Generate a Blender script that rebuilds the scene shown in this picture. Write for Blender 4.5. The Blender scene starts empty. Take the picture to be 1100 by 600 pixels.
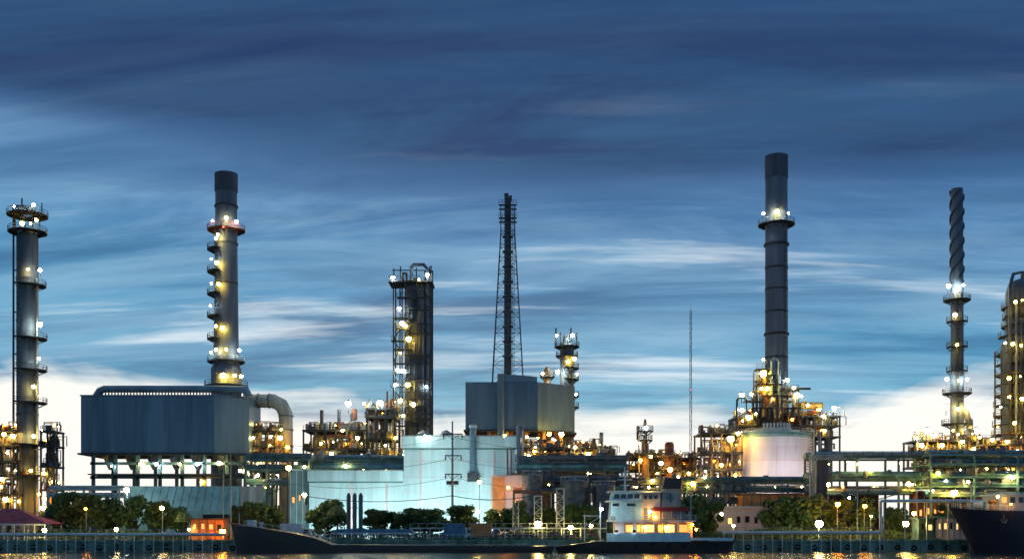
import bpy, math, random
from mathutils import Vector, Matrix
random.seed(11)
sc = bpy.context.scene
COL = sc.collection
PI = math.pi

# ------------------------------------------------------------------ camera
F = 1180.0          # focal length in photo pixels (photo is 1100 px wide)
HZ = 566.0          # image row of the horizon
CZ = 4.0            # camera height above the river
cd = bpy.data.cameras.new('camera')
cam = bpy.data.objects.new('camera', cd); COL.objects.link(cam)
cd.sensor_width = 36.0; cd.lens = 36.0 * F / 1100.0
cd.shift_y = (HZ - 300.0) / 1100.0
cd.clip_start = 0.5; cd.clip_end = 9000
cam.location = (0, 0, CZ); cam.rotation_euler = (PI / 2, 0, 0)
sc.camera = cam

# ------------------------------------------------------------------ view
sc.view_settings.view_transform = 'Standard'
sc.view_settings.look = 'None'
sc.view_settings.exposure = 0.12
sc.view_settings.gamma = 1.0
sc.view_settings.use_curve_mapping = False
sc.cycles.max_bounces = 6
sc.cycles.diffuse_bounces = 3
sc.cycles.sample_clamp_indirect = 4.0
sc.cycles.caustics_reflective = False
sc.cycles.caustics_refractive = False

SUN_EL, SUN_AZ = math.radians(4.0), math.radians(-4.0)   # low behind the plant, a little left

# ------------------------------------------------------------------ world: dusk overcast sky
w = bpy.data.worlds.new('World'); sc.world = w; w.use_nodes = True
nt = w.node_tree; nt.nodes.clear()
N = nt.nodes.new; L = nt.links.new
def math_node(op, a, b=None, clamp=False):
    n = N('ShaderNodeMath'); n.operation = op; n.use_clamp = clamp
    for i, v in enumerate((a, b)):
        if v is None: continue
        if isinstance(v, (int, float)): n.inputs[i].default_value = v
        else: L(v, n.inputs[i])
    return n.outputs[0]
def ramp(fac, stops, mode='LINEAR'):
    r = N('ShaderNodeValToRGB'); r.color_ramp.interpolation = mode
    e = r.color_ramp.elements
    while len(e) < len(stops): e.new(0.5)
    for i, (p, c) in enumerate(stops):
        e[i].position = p; e[i].color = (*c, 1) if isinstance(c, tuple) else (c, c, c, 1)
    L(fac, r.inputs[0]); return r.outputs[0]
def mixc(f, a, b, mode='MIX'):
    m = N('ShaderNodeMix'); m.data_type = 'RGBA'; m.blend_type = mode
    for i, v in ((0, f), (6, a), (7, b)):
        if isinstance(v, (int, float)): m.inputs[i].default_value = v
        elif isinstance(v, tuple): m.inputs[i].default_value = (*v, 1)
        else: L(v, m.inputs[i])
    return m.outputs[2]
tc = N('ShaderNodeTexCoord'); sp = N('ShaderNodeSeparateXYZ'); L(tc.outputs['Generated'], sp.inputs[0])
dx, dy, dz = sp.outputs
zc = math_node('MAXIMUM', dz, 0.0)
den = math_node('ADD', zc, 0.14)
U = math_node('DIVIDE', dx, den); V = math_node('DIVIDE', dy, den)
def layer(su, sv, off, scale=1.0, detail=5, rough=0.55, dist=0.0, shear=0.0):
    c = N('ShaderNodeCombineXYZ')
    L(math_node('MULTIPLY', U, su), c.inputs[0])
    v2 = math_node('ADD', math_node('MULTIPLY', V, sv), math_node('MULTIPLY', U, shear))
    L(v2, c.inputs[1]); c.inputs[2].default_value = off + 13.48
    n = N('ShaderNodeTexNoise'); n.inputs['Scale'].default_value = scale
    n.inputs['Detail'].default_value = detail; n.inputs['Roughness'].default_value = rough
    n.inputs['Distortion'].default_value = dist
    L(c.outputs[0], n.inputs['Vector']); return n.outputs[0]
n_big = layer(0.30, 1.0, 3.1, 0.9, 3, 0.5, 0.3, 0.10)
n_streak = layer(0.42, 2.3, 7.7, 1.0, 5, 0.55, 0.35, 0.12)
n_fine = layer(1.2, 7.0, 1.3, 1.0, 6, 0.6, 0.2, 0.3)
n_mid = layer(0.85, 2.6, 21.3, 1.0, 7, 0.62, 0.6, 0.25)
n_low = layer(1.25, 0.5, 15.2, 1.0, 5, 0.5, 0.3, 0.0)
nish = N('ShaderNodeTexSky'); nish.sky_type = 'NISHITA'; nish.sun_disc = False
nish.sun_elevation = SUN_EL; nish.sun_rotation = SUN_AZ
# warped height so that the bands are uneven
zw = math_node('ADD', math_node('ADD', dz, math_node('MULTIPLY', dx, 0.04)), math_node('MULTIPLY', math_node('SUBTRACT', n_big, 0.5), 0.13))
# blue mid sky and dark deck above it (x strength 0.1 -> values here are tenfold)
base = ramp(zw, [(0.0, (2.6, 4.2, 5.6)), (0.10, (1.75, 4.6, 6.3)), (0.17, (1.0, 3.5, 5.6)), (0.25, (0.86, 2.45, 4.7)),
                 (0.300, (0.60, 1.60, 3.5)), (0.328, (0.13, 0.38, 1.20)), (0.46, (0.10, 0.34, 1.12)), (0.75, (0.9, 1.8, 3.2)), (1.0, (1.1, 2.0, 3.3))])
dlt = ramp(n_big, [(0.42, 0.0), (0.66, 1.0)])
base = mixc(math_node('MULTIPLY', dlt, 0.22), base, (0.36, 1.15, 2.9))
# pale streaks under the deck
hi = ramp(n_streak, [(0.44, 0.0), (0.60, 0.45), (0.74, 1.0)])
below = ramp(zw, [(0.05, 0.9), (0.27, 0.80), (0.315, 0.10), (0.5, 0.02)])
s1 = mixc(math_node('MULTIPLY', hi, math_node('MULTIPLY', below, 1.0)), base, (2.7, 5.0, 6.9))
# dark slate streaks
dk = ramp(n_fine, [(0.40, 1.0), (0.56, 0.0)])
s2 = mixc(math_node('MULTIPLY', dk, 0.30), s1, (0.34, 1.2, 2.7))
dk2 = ramp(n_streak, [(0.30, 1.0), (0.46, 0.0)])
s3 = mixc(math_node('MULTIPLY', dk2, 0.45), s2, (0.28, 1.05, 2.5))
dk3 = ramp(n_mid, [(0.36, 1.0), (0.50, 0.0)])
s3 = mixc(math_node('MULTIPLY', dk3, 0.62), s3, (0.36, 1.2, 2.6))
lt3 = ramp(n_mid, [(0.50, 0.0), (0.62, 0.5), (0.72, 1.0)])
s3 = mixc(math_node('MULTIPLY', lt3, math_node('MULTIPLY', below, 0.85)), s3, (3.0, 5.2, 6.9))
# bright wisps
wi = ramp(math_node('ADD', math_node('MULTIPLY', n_streak, 0.6), math_node('MULTIPLY', n_fine, 0.4)), [(0.56, 0.0), (0.70, 1.0)])
s4 = mixc(math_node('MULTIPLY', wi, below), s3, (9.0, 9.4, 9.6))
# bright bank along the horizon, brightest towards the set sun
glow_h = math_node('SUBTRACT', 0.116, math_node('MULTIPLY', math_node('SUBTRACT', 0.5, math_node('ADD', math_node('MULTIPLY', n_low, 0.75), math_node('MULTIPLY', n_mid, 0.25))), 0.20))
gl = math_node('DIVIDE', math_node('SUBTRACT', glow_h, dz), 0.026, True)
toward = math_node('ADD', math_node('MULTIPLY', dy, 0.75), 0.25, True)
horizon = mixc(toward, (3.2, 4.8, 6.2), (10.4, 10.0, 9.2))
s5 = mixc(math_node('MULTIPLY', gl, 0.92), s4, horizon)
fin = mixc(0.98, nish.outputs[0], s5)
bg = N('ShaderNodeBackground'); bg.inputs[1].default_value = 0.10
L(fin, bg.inputs[0]); out = N('ShaderNodeOutputWorld'); L(bg.outputs[0], out.inputs[0])

sd = bpy.data.lights.new('sun', 'SUN'); sd.energy = 0.5; sd.angle = math.radians(14); sd.color = (1.0, 0.86, 0.66)
sun = bpy.data.objects.new('sun', sd); COL.objects.link(sun)
sdir = Vector((math.sin(SUN_AZ) * math.cos(SUN_EL), math.cos(SUN_AZ) * math.cos(SUN_EL), math.sin(SUN_EL)))
sun.rotation_euler = sdir.to_track_quat('Z', 'Y').to_euler(); sun.location = (0, 100, 200)

# ------------------------------------------------------------------ materials
def mat(name, col, rough=0.6, metal=0.0, var=0.25, scale=0.5, bump=0.0, streak=False, col2=None, spec=0.5):
    m = bpy.data.materials.new(name); m.use_nodes = True
    t = m.node_tree; b = t.nodes['Principled BSDF']
    g = t.nodes.new('ShaderNodeNewGeometry')
    mp = t.nodes.new('ShaderNodeMapping'); t.links.new(g.outputs['Position'], mp.inputs[0])
    mp.inputs['Scale'].default_value = (1, 1, 0.12) if streak else (1, 1, 1)
    n = t.nodes.new('ShaderNodeTexNoise'); n.inputs['Scale'].default_value = scale
    n.inputs['Detail'].default_value = 8; n.inputs['Roughness'].default_value = 0.62
    t.links.new(mp.outputs[0], n.inputs['Vector'])
    r = t.nodes.new('ShaderNodeValToRGB'); e = r.color_ramp.elements
    c2 = col2 if col2 else tuple(c * (1 - var * 1.4) for c in col)
    e[0].position = 0.34; e[0].color = (*c2, 1)
    e[1].position = 0.66; e[1].color = (*[min(1, c * (1 + var * 0.3)) for c in col], 1)
    t.links.new(n.outputs[0], r.inputs[0])
    oi = t.nodes.new('ShaderNodeObjectInfo'); mr = t.nodes.new('ShaderNodeMapRange'); t.links.new(oi.outputs['Random'], mr.inputs[0])
    mr.inputs[3].default_value = 0.88; mr.inputs[4].default_value = 1.10
    hs = t.nodes.new('ShaderNodeHueSaturation'); t.links.new(r.outputs[0], hs.inputs['Color']); t.links.new(mr.outputs[0], hs.inputs['Value'])
    # rust and dirt runs
    mp3 = t.nodes.new('ShaderNodeMapping'); t.links.new(g.outputs['Position'], mp3.inputs[0]); mp3.inputs['Scale'].default_value = (1, 1, 0.09)
    n3 = t.nodes.new('ShaderNodeTexNoise'); n3.inputs['Scale'].default_value = 1.3; n3.inputs['Detail'].default_value = 6; t.links.new(mp3.outputs[0], n3.inputs['Vector'])
    r3 = t.nodes.new('ShaderNodeMapRange'); r3.inputs[1].default_value = 0.56; r3.inputs[2].default_value = 0.76; r3.inputs[4].default_value = 0.18 if 'cladding' in name else 0.5; t.links.new(n3.outputs[0], r3.inputs[0])
    mx = t.nodes.new('ShaderNodeMix'); mx.data_type = 'RGBA'; t.links.new(r3.outputs[0], mx.inputs[0]); t.links.new(hs.outputs[0], mx.inputs[6])
    mx.inputs[7].default_value = (col[0]*.55+.02, col[1]*.42+.01, col[2]*.34+.005, 1)
    t.links.new(mx.outputs[2], b.inputs['Base Color'])
    b.inputs['Roughness'].default_value = rough; b.inputs['Metallic'].default_value = metal
    b.inputs['Specular IOR Level'].default_value = spec
    if bump:
        bp = t.nodes.new('ShaderNodeBump'); bp.inputs['Strength'].default_value = bump; bp.inputs['Distance'].default_value = 0.1
        n2 = t.nodes.new('ShaderNodeTexNoise'); n2.inputs['Scale'].default_value = scale * 6
        t.links.new(g.outputs['Position'], n2.inputs['Vector'])
        t.links.new(n2.outputs[0], bp.inputs['Height']); t.links.new(bp.outputs[0], b.inputs['Normal'])
    return m
def glow(name, col, strength):
    m = bpy.data.materials.new(name); m.use_nodes = True
    t = m.node_tree; b = t.nodes['Principled BSDF']
    b.inputs['Base Color'].default_value = (*col, 1)
    b.inputs['Emission Color'].default_value = (*col, 1); b.inputs['Emission Strength'].default_value = strength
    return m
M = dict(
    concrete=mat('concrete', (0.27, 0.28, 0.28), 0.85, 0, 0.35, 0.35, 0.3, True),
    quay=mat('mossy_concrete', (0.27, 0.40, 0.33), 0.9, 0, 0.45, 0.5, 0.3, True, col2=(0.07, 0.13, 0.08)),
    shell=mat('tower_shell', (0.17, 0.20, 0.235), 0.6, 0.1, 0.45, 0.5, 0.15, True),
    pale=mat('pale_insulation', (0.46, 0.46, 0.42), 0.55, 0.2, 0.4, 0.5, 0.15, True),
    stack=mat('stack_paint', (0.15, 0.19, 0.26), 0.6, 0.1, 0.3, 0.4, 0.1, True),
    stackdark=mat('stack_soot', (0.08, 0.10, 0.14), 0.75, 0, 0.4, 0.5, 0.1, True),
    dark=mat('dark_steel', (0.055, 0.060, 0.07), 0.6, 0.3, 0.4, 0.8),
    steel=mat('grey_steel', (0.16, 0.18, 0.20), 0.55, 0.4, 0.4, 0.8),
    teal=mat('teal_steel', (0.17, 0.36, 0.36), 0.55, 0.1, 0.4, 0.6),
    tealdark=mat('dark_teal_steel', (0.08, 0.17, 0.19), 0.6, 0.1, 0.4, 0.6),
    rust=mat('rust_red_steel', (0.22, 0.075, 0.045), 0.75, 0.1, 0.45, 0.8),
    brown=mat('brown_steel', (0.20, 0.13, 0.085), 0.7, 0.1, 0.4, 0.8),
    red=mat('red_paint', (0.45, 0.03, 0.025), 0.6, 0, 0.3, 0.8),
    clad=mat('dark_blue_cladding', (0.135, 0.225, 0.31), 0.5, 0.25, 0.28, 0.25, 0.1, True),
    clad2=mat('slate_cladding', (0.17, 0.27, 0.36), 0.5, 0.25, 0.28, 0.25, 0.1, True),
    cyan=mat('pale_cyan_cladding', (0.64, 0.83, 0.84), 0.6, 0, 0.16, 0.35, 0.05, True),
    pinkw=mat('pinkish_white_paint', (0.80, 0.62, 0.60), 0.6, 0, 0.15, 0.4, 0.05, True),
    tank=mat('tank_white_paint', (0.84, 0.76, 0.77), 0.6, 0, 0.18, 0.25, 0.05, True),
    roofteal=mat('pale_teal_roof', (0.26, 0.43, 0.42), 0.6, 0, 0.25, 0.3, 0.1),
    silver=mat('galvanised_pipe', (0.42, 0.50, 0.51), 0.45, 0.4, 0.3, 0.7),
    white=mat('white_paint', (0.72, 0.76, 0.76), 0.55, 0, 0.2, 0.7),
    shipcyan=mat('ship_pale_blue_paint', (0.60, 0.85, 0.92), 0.5, 0, 0.15, 0.7),
    hull=mat('hull_black_paint', (0.018, 0.020, 0.030), 0.45, 0, 0.5, 0.5, 0.2, True, col2=(0.045, 0.028, 0.022)),
    hullnavy=mat('hull_navy_paint', (0.020, 0.022, 0.045), 0.4, 0, 0.4, 0.4, 0.2, True, col2=(0.04, 0.03, 0.04)),
    glass=mat('dark_glass', (0.02, 0.03, 0.04), 0.1, 0, 0.1, 0.5),
    orange=mat('orange_paint', (0.62, 0.25, 0.08), 0.6, 0, 0.25, 0.7),
    awning=mat('red_awning', (0.38, 0.04, 0.05), 0.7, 0, 0.25, 0.7),
    tile=mat('pink_red_roof_tile', (0.72, 0.16, 0.18), 0.75, 0, 0.25, 1.0, 0.2),
    tyre=mat('black_rubber', (0.02, 0.02, 0.02), 0.85, 0, 0.3, 2),
    bark=mat('bark', (0.09, 0.06, 0.04), 0.9, 0, 0.4, 3, 0.4),
    yellow=mat('yellow_lagging', (0.55, 0.42, 0.15), 0.6, 0.1, 0.3, 0.8),
    blue=mat('blue_canopy', (0.10, 0.24, 0.36), 0.6, 0, 0.3, 0.6),
    ground=mat('ground', (0.10, 0.10, 0.085), 0.95, 0, 0.4, 0.15, 0.3, col2=(0.05, 0.065, 0.035)),
    warm=glow('warm_bulb', (1.0, 0.72, 0.22), 140),
    yel=glow('yellow_bulb', (1.0, 0.60, 0.07), 125),
    sod=glow('sodium_bulb', (1.0, 0.30, 0.012), 170),
    cool=glow('mercury_bulb', (0.86, 1.0, 0.92), 170),
    redl=glow('red_beacon', (1.0, 0.06, 0.05), 14),
    wash=glow('floodlight_lens', (0.74, 1.0, 1.0), 270),
    wash2=glow('added_deck_flood_lens', (0.80, 0.97, 1.0), 30),
    washp=glow('pink_floodlight_lens', (1.0, 0.90, 0.90), 230),
    winl=glow('lit_window', (1.0, 0.40, 0.10), 1.1),
    winw=glow('lit_pale_window', (1.0, 0.60, 0.22), 1.3),
)
def leafmat(name, a, b):
    m = bpy.data.materials.new(name); m.use_nodes = True
    t = m.node_tree; p = t.nodes['Principled BSDF']
    g = t.nodes.new('ShaderNodeNewGeometry'); n = t.nodes.new('ShaderNodeTexNoise'); n.inputs['Scale'].default_value = 0.8
    t.links.new(g.outputs['Position'], n.inputs['Vector'])
    r = t.nodes.new('ShaderNodeValToRGB'); e = r.color_ramp.elements
    e[0].position = 0.35; e[0].color = (*a, 1); e[1].position = 0.65; e[1].color = (*b, 1)
    t.links.new(n.outputs[0], r.inputs[0]); t.links.new(r.outputs[0], p.inputs['Base Color'])
    p.inputs['Roughness'].default_value = 0.7; return m
M['leaf'] = leafmat('dark_leaves', (0.045, 0.10, 0.035), (0.14, 0.235, 0.07))
M['leaf2'] = leafmat('mid_leaves', (0.05, 0.09, 0.03), (0.13, 0.19, 0.05))
M['reed'] = leafmat('bank_plants', (0.08, 0.16, 0.09), (0.18, 0.27, 0.15))
M['reedb'] = leafmat('dry_bank_plants', (0.13, 0.09, 0.06), (0.24, 0.16, 0.12))
def water_mat():
    m = bpy.data.materials.new('river_water'); m.use_nodes = True
    t = m.node_tree; b = t.nodes['Principled BSDF']
    b.inputs['Base Color'].default_value = (0.03, 0.05, 0.05, 1); b.inputs['Roughness'].default_value = 0.12
    g = t.nodes.new('ShaderNodeNewGeometry'); mp = t.nodes.new('ShaderNodeMapping'); mp.inputs['Scale'].default_value = (0.35, 1.0, 1)
    t.links.new(g.outputs['Position'], mp.inputs[0])
    n = t.nodes.new('ShaderNodeTexNoise'); n.inputs['Scale'].default_value = 0.9; n.inputs['Detail'].default_value = 6
    t.links.new(mp.outputs[0], n.inputs['Vector'])
    bp = t.nodes.new('ShaderNodeBump'); bp.inputs['Strength'].default_value = 0.8; bp.inputs['Distance'].default_value = 0.35
    t.links.new(n.outputs[0], bp.inputs['Height']); t.links.new(bp.outputs[0], b.inputs['Normal'])
    return m
M['water'] = water_mat()

# ------------------------------------------------------------------ geometry helpers
def P(px, py, d): return Vector(((px - 550) / F * d, d, CZ + (HZ - py) / F * d))
def X(px, d): return (px - 550) / F * d
def Z(py, d): return CZ + (HZ - py) / F * d
def S(n, d): return n / F * d
GZ = 1.5       # level of the plant ground

class MB:
    def __init__(s): s.v = []; s.f = []
    def add(s, vs, fs):
        o = len(s.v); s.v += [tuple(v) for v in vs]; s.f += [tuple(i + o for i in f) for f in fs]; return s
    def box(s, x0, x1, y0, y1, z0, z1):
        return s.add([(x0,y0,z0),(x1,y0,z0),(x1,y1,z0),(x0,y1,z0),(x0,y0,z1),(x1,y0,z1),(x1,y1,z1),(x0,y1,z1)],
                     [(0,3,2,1),(4,5,6,7),(0,1,5,4),(1,2,6,5),(2,3,7,6),(3,0,4,7)])
    def cbox(s, c, sx, sy, sz, rz=0):
        ca, sa = math.cos(rz), math.sin(rz); vs = []
        for z in (-sz/2, sz/2):
            for x, y in ((-sx/2,-sy/2),(sx/2,-sy/2),(sx/2,sy/2),(-sx/2,sy/2)):
                vs.append((c[0]+x*ca-y*sa, c[1]+x*sa+y*ca, c[2]+z))
        return s.add(vs, [(0,3,2,1),(4,5,6,7),(0,1,5,4),(1,2,6,5),(2,3,7,6),(3,0,4,7)])
    def prism(s, pts, y0, y1):      # polygon in x,z pushed along y
        n = len(pts)
        vs = [(x, y0, z) for x, z in pts] + [(x, y1, z) for x, z in pts]
        return s.add(vs, [tuple(range(n)), tuple(range(2*n-1, n-1, -1))] + [(i, i+n, (i+1)%n+n, (i+1)%n) for i in range(n)])
    def plan(s, pts, z0, z1):       # polygon in x,y raised along z
        n = len(pts)
        vs = [(x, y, z0) for x, y in pts] + [(x, y, z1) for x, y in pts]
        return s.add(vs, [tuple(range(n-1, -1, -1)), tuple(range(n, 2*n))] + [(i, (i+1)%n, (i+1)%n+n, i+n) for i in range(n)])
    def path(s, pts, r, n=8, closed=False):
        pts = [Vector(p) for p in pts]; k = len(pts); rings = []
        rs = r if isinstance(r, (list, tuple)) else [r] * k
        up = None
        for i, p in enumerate(pts):
            a = (pts[i] - pts[i-1]).normalized() if i else (pts[1] - pts[0]).normalized()
            b = (pts[i+1] - pts[i]).normalized() if i < k-1 else a
            t = (a + b); t = t.normalized() if t.length > 1e-6 else a
            if up is None:
                up = Vector((0, 0, 1)) if abs(t.z) < 0.9 else Vector((0, 1, 0))
            sx = t.cross(up); 
            if sx.length < 1e-4: sx = t.cross(Vector((1, 0, 0)))
            sx.normalize(); uy = sx.cross(t).normalized(); up = uy
            m = 1.0 / max(0.5, a.dot(t))
            rr = rs[i]
            rings.append([p + sx * (math.cos(2*PI*j/n+PI/n) * rr) + uy * (math.sin(2*PI*j/n+PI/n) * rr) * 1.0 * (m if True else 1) for j in range(n)])
        vs = [v for ring in rings for v in ring]; fs = []
        for i in range(k-1):
            for j in range(n):
                fs.append((i*n+j, i*n+(j+1)%n, (i+1)*n+(j+1)%n, (i+1)*n+j))
        fs.append(tuple(range(n-1, -1, -1))); fs.append(tuple(range((k-1)*n, k*n)))
        return s.add(vs, fs)
    def bar(s, p, q, wd): return s.path([p, q], wd * 0.7071, 4)
    def tube(s, p, q, r, n=10): return s.path([p, q], r, n)
    def lathe(s, cx, cy, prof, n=24):
        vs = []; k = len(prof)
        for r, z in prof:
            for j in range(n):
                a = 2*PI*j/n; vs.append((cx + r*math.cos(a), cy + r*math.sin(a), z))
        fs = [(i*n+j, i*n+(j+1)%n, (i+1)*n+(j+1)%n, (i+1)*n+j) for i in range(k-1) for j in range(n)]
        fs.append(tuple(range(n-1, -1, -1))); fs.append(tuple(range((k-1)*n, k*n)))
        return s.add(vs, fs)
    def hdrum(s, p, q, r, n=14):    # horizontal vessel with domed ends
        p, q = Vector(p), Vector(q); t = (q - p).normalized()
        return s.path([p - t*r*0.5, p - t*r*0.35, p, q, q + t*r*0.35, q + t*r*0.5], [r*0.35, r*0.75, r, r, r*0.75, r*0.35], n)
    def sector(s, cx, cy, r0, r1, a0, a1, z0, z1, n=14):
        vs = []; 
        for i in range(n+1):
            a = a0 + (a1-a0)*i/n; c, q = math.cos(a), math.sin(a)
            for r, z in ((r0,z0),(r1,z0),(r1,z1),(r0,z1)): vs.append((cx+r*c, cy+r*q, z))
        fs = []
        for i in range(n):
            o, t = i*4, (i+1)*4
            for j in range(4): fs.append((o+j, t+j, t+(j+1)%4, o+(j+1)%4))
        fs += [(0,1,2,3), (n*4+3, n*4+2, n*4+1, n*4)]
        return s.add(vs, fs)
    def torus(s, c, R, r, axis='y', n=12, m=6):
        vs = []
        for i in range(n):
            a = 2*PI*i/n
            for j in range(m):
                b = 2*PI*j/m; rr = R + r*math.cos(b)
                x, z, y = rr*math.cos(a), rr*math.sin(a), r*math.sin(b)
                vs.append((c[0]+x, c[1]+y, c[2]+z))
        return s.add(vs, [(i*m+j, ((i+1)%n)*m+j, ((i+1)%n)*m+(j+1)%m, i*m+(j+1)%m) for i in range(n) for j in range(m)])
    def mesh(s, name, m, org=(0,0,0), smooth=False):
        me = bpy.data.meshes.new(name)
        ox, oy, oz = org
        me.from_pydata([(x-ox, y-oy, z-oz) for x, y, z in s.v], [], s.f)
        if m: me.materials.append(m)
        me.update()
        if smooth:
            for p in me.polygons: p.use_smooth = len(p.vertices) == 4
            try: me.set_sharp_from_angle(angle=math.radians(40))
            except Exception: pass
        return me

def smart_org(mb):
    xs = [v[0] for v in mb.v]; ys = [v[1] for v in mb.v]; zs = [v[2] for v in mb.v]
    return Vector(((min(xs)+max(xs))/2, (min(ys)+max(ys))/2, min(zs)))
WORG = {}
def link(name, mb, m, parent=None, smooth=True, kind=None, label=None):
    org = smart_org(mb)
    o = bpy.data.objects.new(name, mb.mesh(name, m, org, smooth)); COL.objects.link(o)
    WORG[o] = org
    o.location = org - (WORG[parent] if parent else Vector((0,0,0)))
    if parent: o.parent = parent
    if kind: o['kind'] = kind
    if label: o['label'] = label
    return o
def tag(o, label, cat, group=None):
    o['label'] = label; o['category'] = cat
    if group: o['group'] = group
    return o
def thing(name, label, cat, loc, group=None):
    o = bpy.data.objects.new(name, None); COL.objects.link(o); o.location = loc; o.empty_display_size = 1
    WORG[o] = Vector(loc); tag(o, label, cat, group); return o
def inst(name, me, loc, parent=None, rot=(0,0,0), scale=(1,1,1), label=None, kind=None):
    o = bpy.data.objects.new(name, me); COL.objects.link(o); WORG[o] = Vector(loc)
    o.location = Vector(loc) - (WORG[parent] if parent else Vector((0,0,0)))
    o.rotation_euler = rot; o.scale = scale
    if parent: o.parent = parent
    if label: o['label'] = label
    if kind: o['kind'] = kind
    return o

# lamps: a housing with a hood and stem, and a glass globe as its sub-part
def ball_mesh(name, m, r):
    mb = MB(); prof = [(max(0.01, r*math.sin(PI*i/6)), -r*math.cos(PI*i/6)) for i in range(7)]
    mb.lathe(0, 0, prof, 10); return mb.mesh(name, m, (0,0,0), True)
BULB = {k: ball_mesh('bulb_' + k, M[k], 0.42) for k in ('warm', 'yel', 'sod', 'cool', 'redl')}
hm = MB(); hm.lathe(0, 0, [(0.50, 0.30), (0.46, 0.42), (0.16, 0.56)], 10); hm.bar((0,0.12,0.45), (0,0.34,0.45), 0.1); hm.bar((0,0.34,-1.6), (0,0.34,0.5), 0.10)
HOUS = hm.mesh('lamp_housing', M['dark'])
def lamp(parent, pos, kind='warm', sc_=1.0):
    o = inst('lamp', HOUS, pos, parent)
    sc_ *= (0.62, 0.8, 0.95, 1.1, 1.3)[len(COL.objects) % 5]
    o.scale = (sc_,)*3
    b = inst('bulb', BULB[kind], pos, o); b.location = (0,0,0)
    return o

POLE = MB().lathe(0, 0, [(0.11, 0), (0.06, 1.0)], 8).mesh('lamp_pole', M['silver'], smooth=True)
def street_lamp(px, py, d, label, kind='warm', sc_=1.0, base=GZ, group='lamps along the river bank', name='lamp_post', polemat=None):
    p = P(px, py, d); t = thing(name, label, 'lamp', (p.x, p.y + 0.34, base), group)
    mb = MB(); h = p.z - base + 0.4
    mb.lathe(p.x, p.y + 0.34, [(0.13, base), (0.13, base+0.9), (0.085, base+1.0), (0.06, base+h)], 8)
    link('pole', mb, polemat or M['silver'], t)
    lamp(t, p, kind, sc_)
    return t

# platform ring with railing (sub-part)
def platform(parent, cx, cy, r0, r1, z, a0=0, a1=2*PI, m='dark', rail='dark', h=1.2, name='platform', n=None):
    n = n or max(8, int(20*(a1-a0)/(2*PI)))
    mb = MB(); mb.sector(cx, cy, r0, r1, a0, a1, z-0.32, z, n)
    full = a1 - a0 > 6.2
    for i in range(0, n+1, 2):          # gusset brackets
        a = a0+(a1-a0)*i/n
        mb.bar((cx+r0*math.cos(a), cy+r0*math.sin(a), z-1.4), (cx+r1*0.95*math.cos(a), cy+r1*0.95*math.sin(a), z-0.35), 0.14)
    pl = link(name, mb, M[m], parent)
    rb = MB()
    for hz in (0.6, h):
        pts = [(cx+(r1-0.08)*math.cos(a0+(a1-a0)*i/n), cy+(r1-0.08)*math.sin(a0+(a1-a0)*i/n), z+hz) for i in range(n+1)]
        rb.path(pts, 0.07, 4)
    for i in range(n+ (0 if full else 1)):
        a = a0+(a1-a0)*i/n; x, y = cx+(r1-0.08)*math.cos(a), cy+(r1-0.08)*math.sin(a)
        rb.bar((x, y, z), (x, y, z+h), 0.09)
    link('railing', rb, M[rail], pl)
    return pl
def ladder(parent, x, y, z0, z1, wdt=0.5, m='dark', name='ladder', cage=True):
    mb = MB(); mb.bar((x-wdt/2, y, z0), (x-wdt/2, y, z1), 0.1); mb.bar((x+wdt/2, y, z0), (x+wdt/2, y, z1), 0.1)
    z = z0
    while z < z1: mb.bar((x-wdt/2, y, z), (x+wdt/2, y, z), 0.06); z += 0.6
    if cage:
        z = z0 + 2.5
        while z < z1:
            mb.path([(x-wdt/2, y, z), (x-wdt*.9, y-0.5, z), (x, y-0.85, z), (x+wdt*.9, y-0.5, z), (x+wdt/2, y, z)], 0.05, 4); z += 1.5
    return link(name, mb, M[m], parent)

# ------------------------------------------------------------------ setting
WL = -0.7     # river level
mb = MB(); mb.add([(-5000,-3000,WL),(5000,-3000,WL),(5000,6000,WL),(-5000,6000,WL)], [(0,1,2,3)])
river = link('river', mb, M['water'], kind='structure')
mb = MB(); mb.box(-3000, 3000, 216, 5000, -2.5, GZ); link('ground', mb, M['ground'], kind='structure')
# quay wall in cast sections
qw = MB(); qw.box(-160, 160, 215.2, 216.0, -2.5, GZ-0.25)
quay = link('quay_wall', qw, M['quay'], kind='structure')
sec = MB(); sec.box(0, 3.92, 214.9, 215.2, -2.5, GZ-0.3); secm = sec.mesh('quay_section', M['quay'], (0,214.9,0))
cop = MB(); cop.box(0, 3.94, 214.7, 216.3, GZ-0.25, GZ+0.05); copm = cop.mesh('coping_stone', M['quay'], (0,214.7,0))
for i in range(-40, 40):
    o = inst('wall_section', secm, (i*4.0, 214.9, 0), quay); o = inst('coping_stone', copm, (i*4.0, 214.7, 0), quay)
# tyre fenders hung on the wall
ty = MB(); ty.torus((0,0,0), 0.42, 0.17); tym = ty.mesh('tyre_fender', M['tyre'], smooth=True)
for i in range(-31, 32):
    x = i*3.25 + 0.6
    px = x/214.5*F+550
    if 250 < px < 795: continue
    o = inst('tyre_fender', tym, (x, 214.7, 0.1 + 0.1*math.sin(i*2.3))); tag(o, 'black tyre fender hung low on the concrete quay wall', 'fender', 'tyre fenders on the quay wall')

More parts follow.
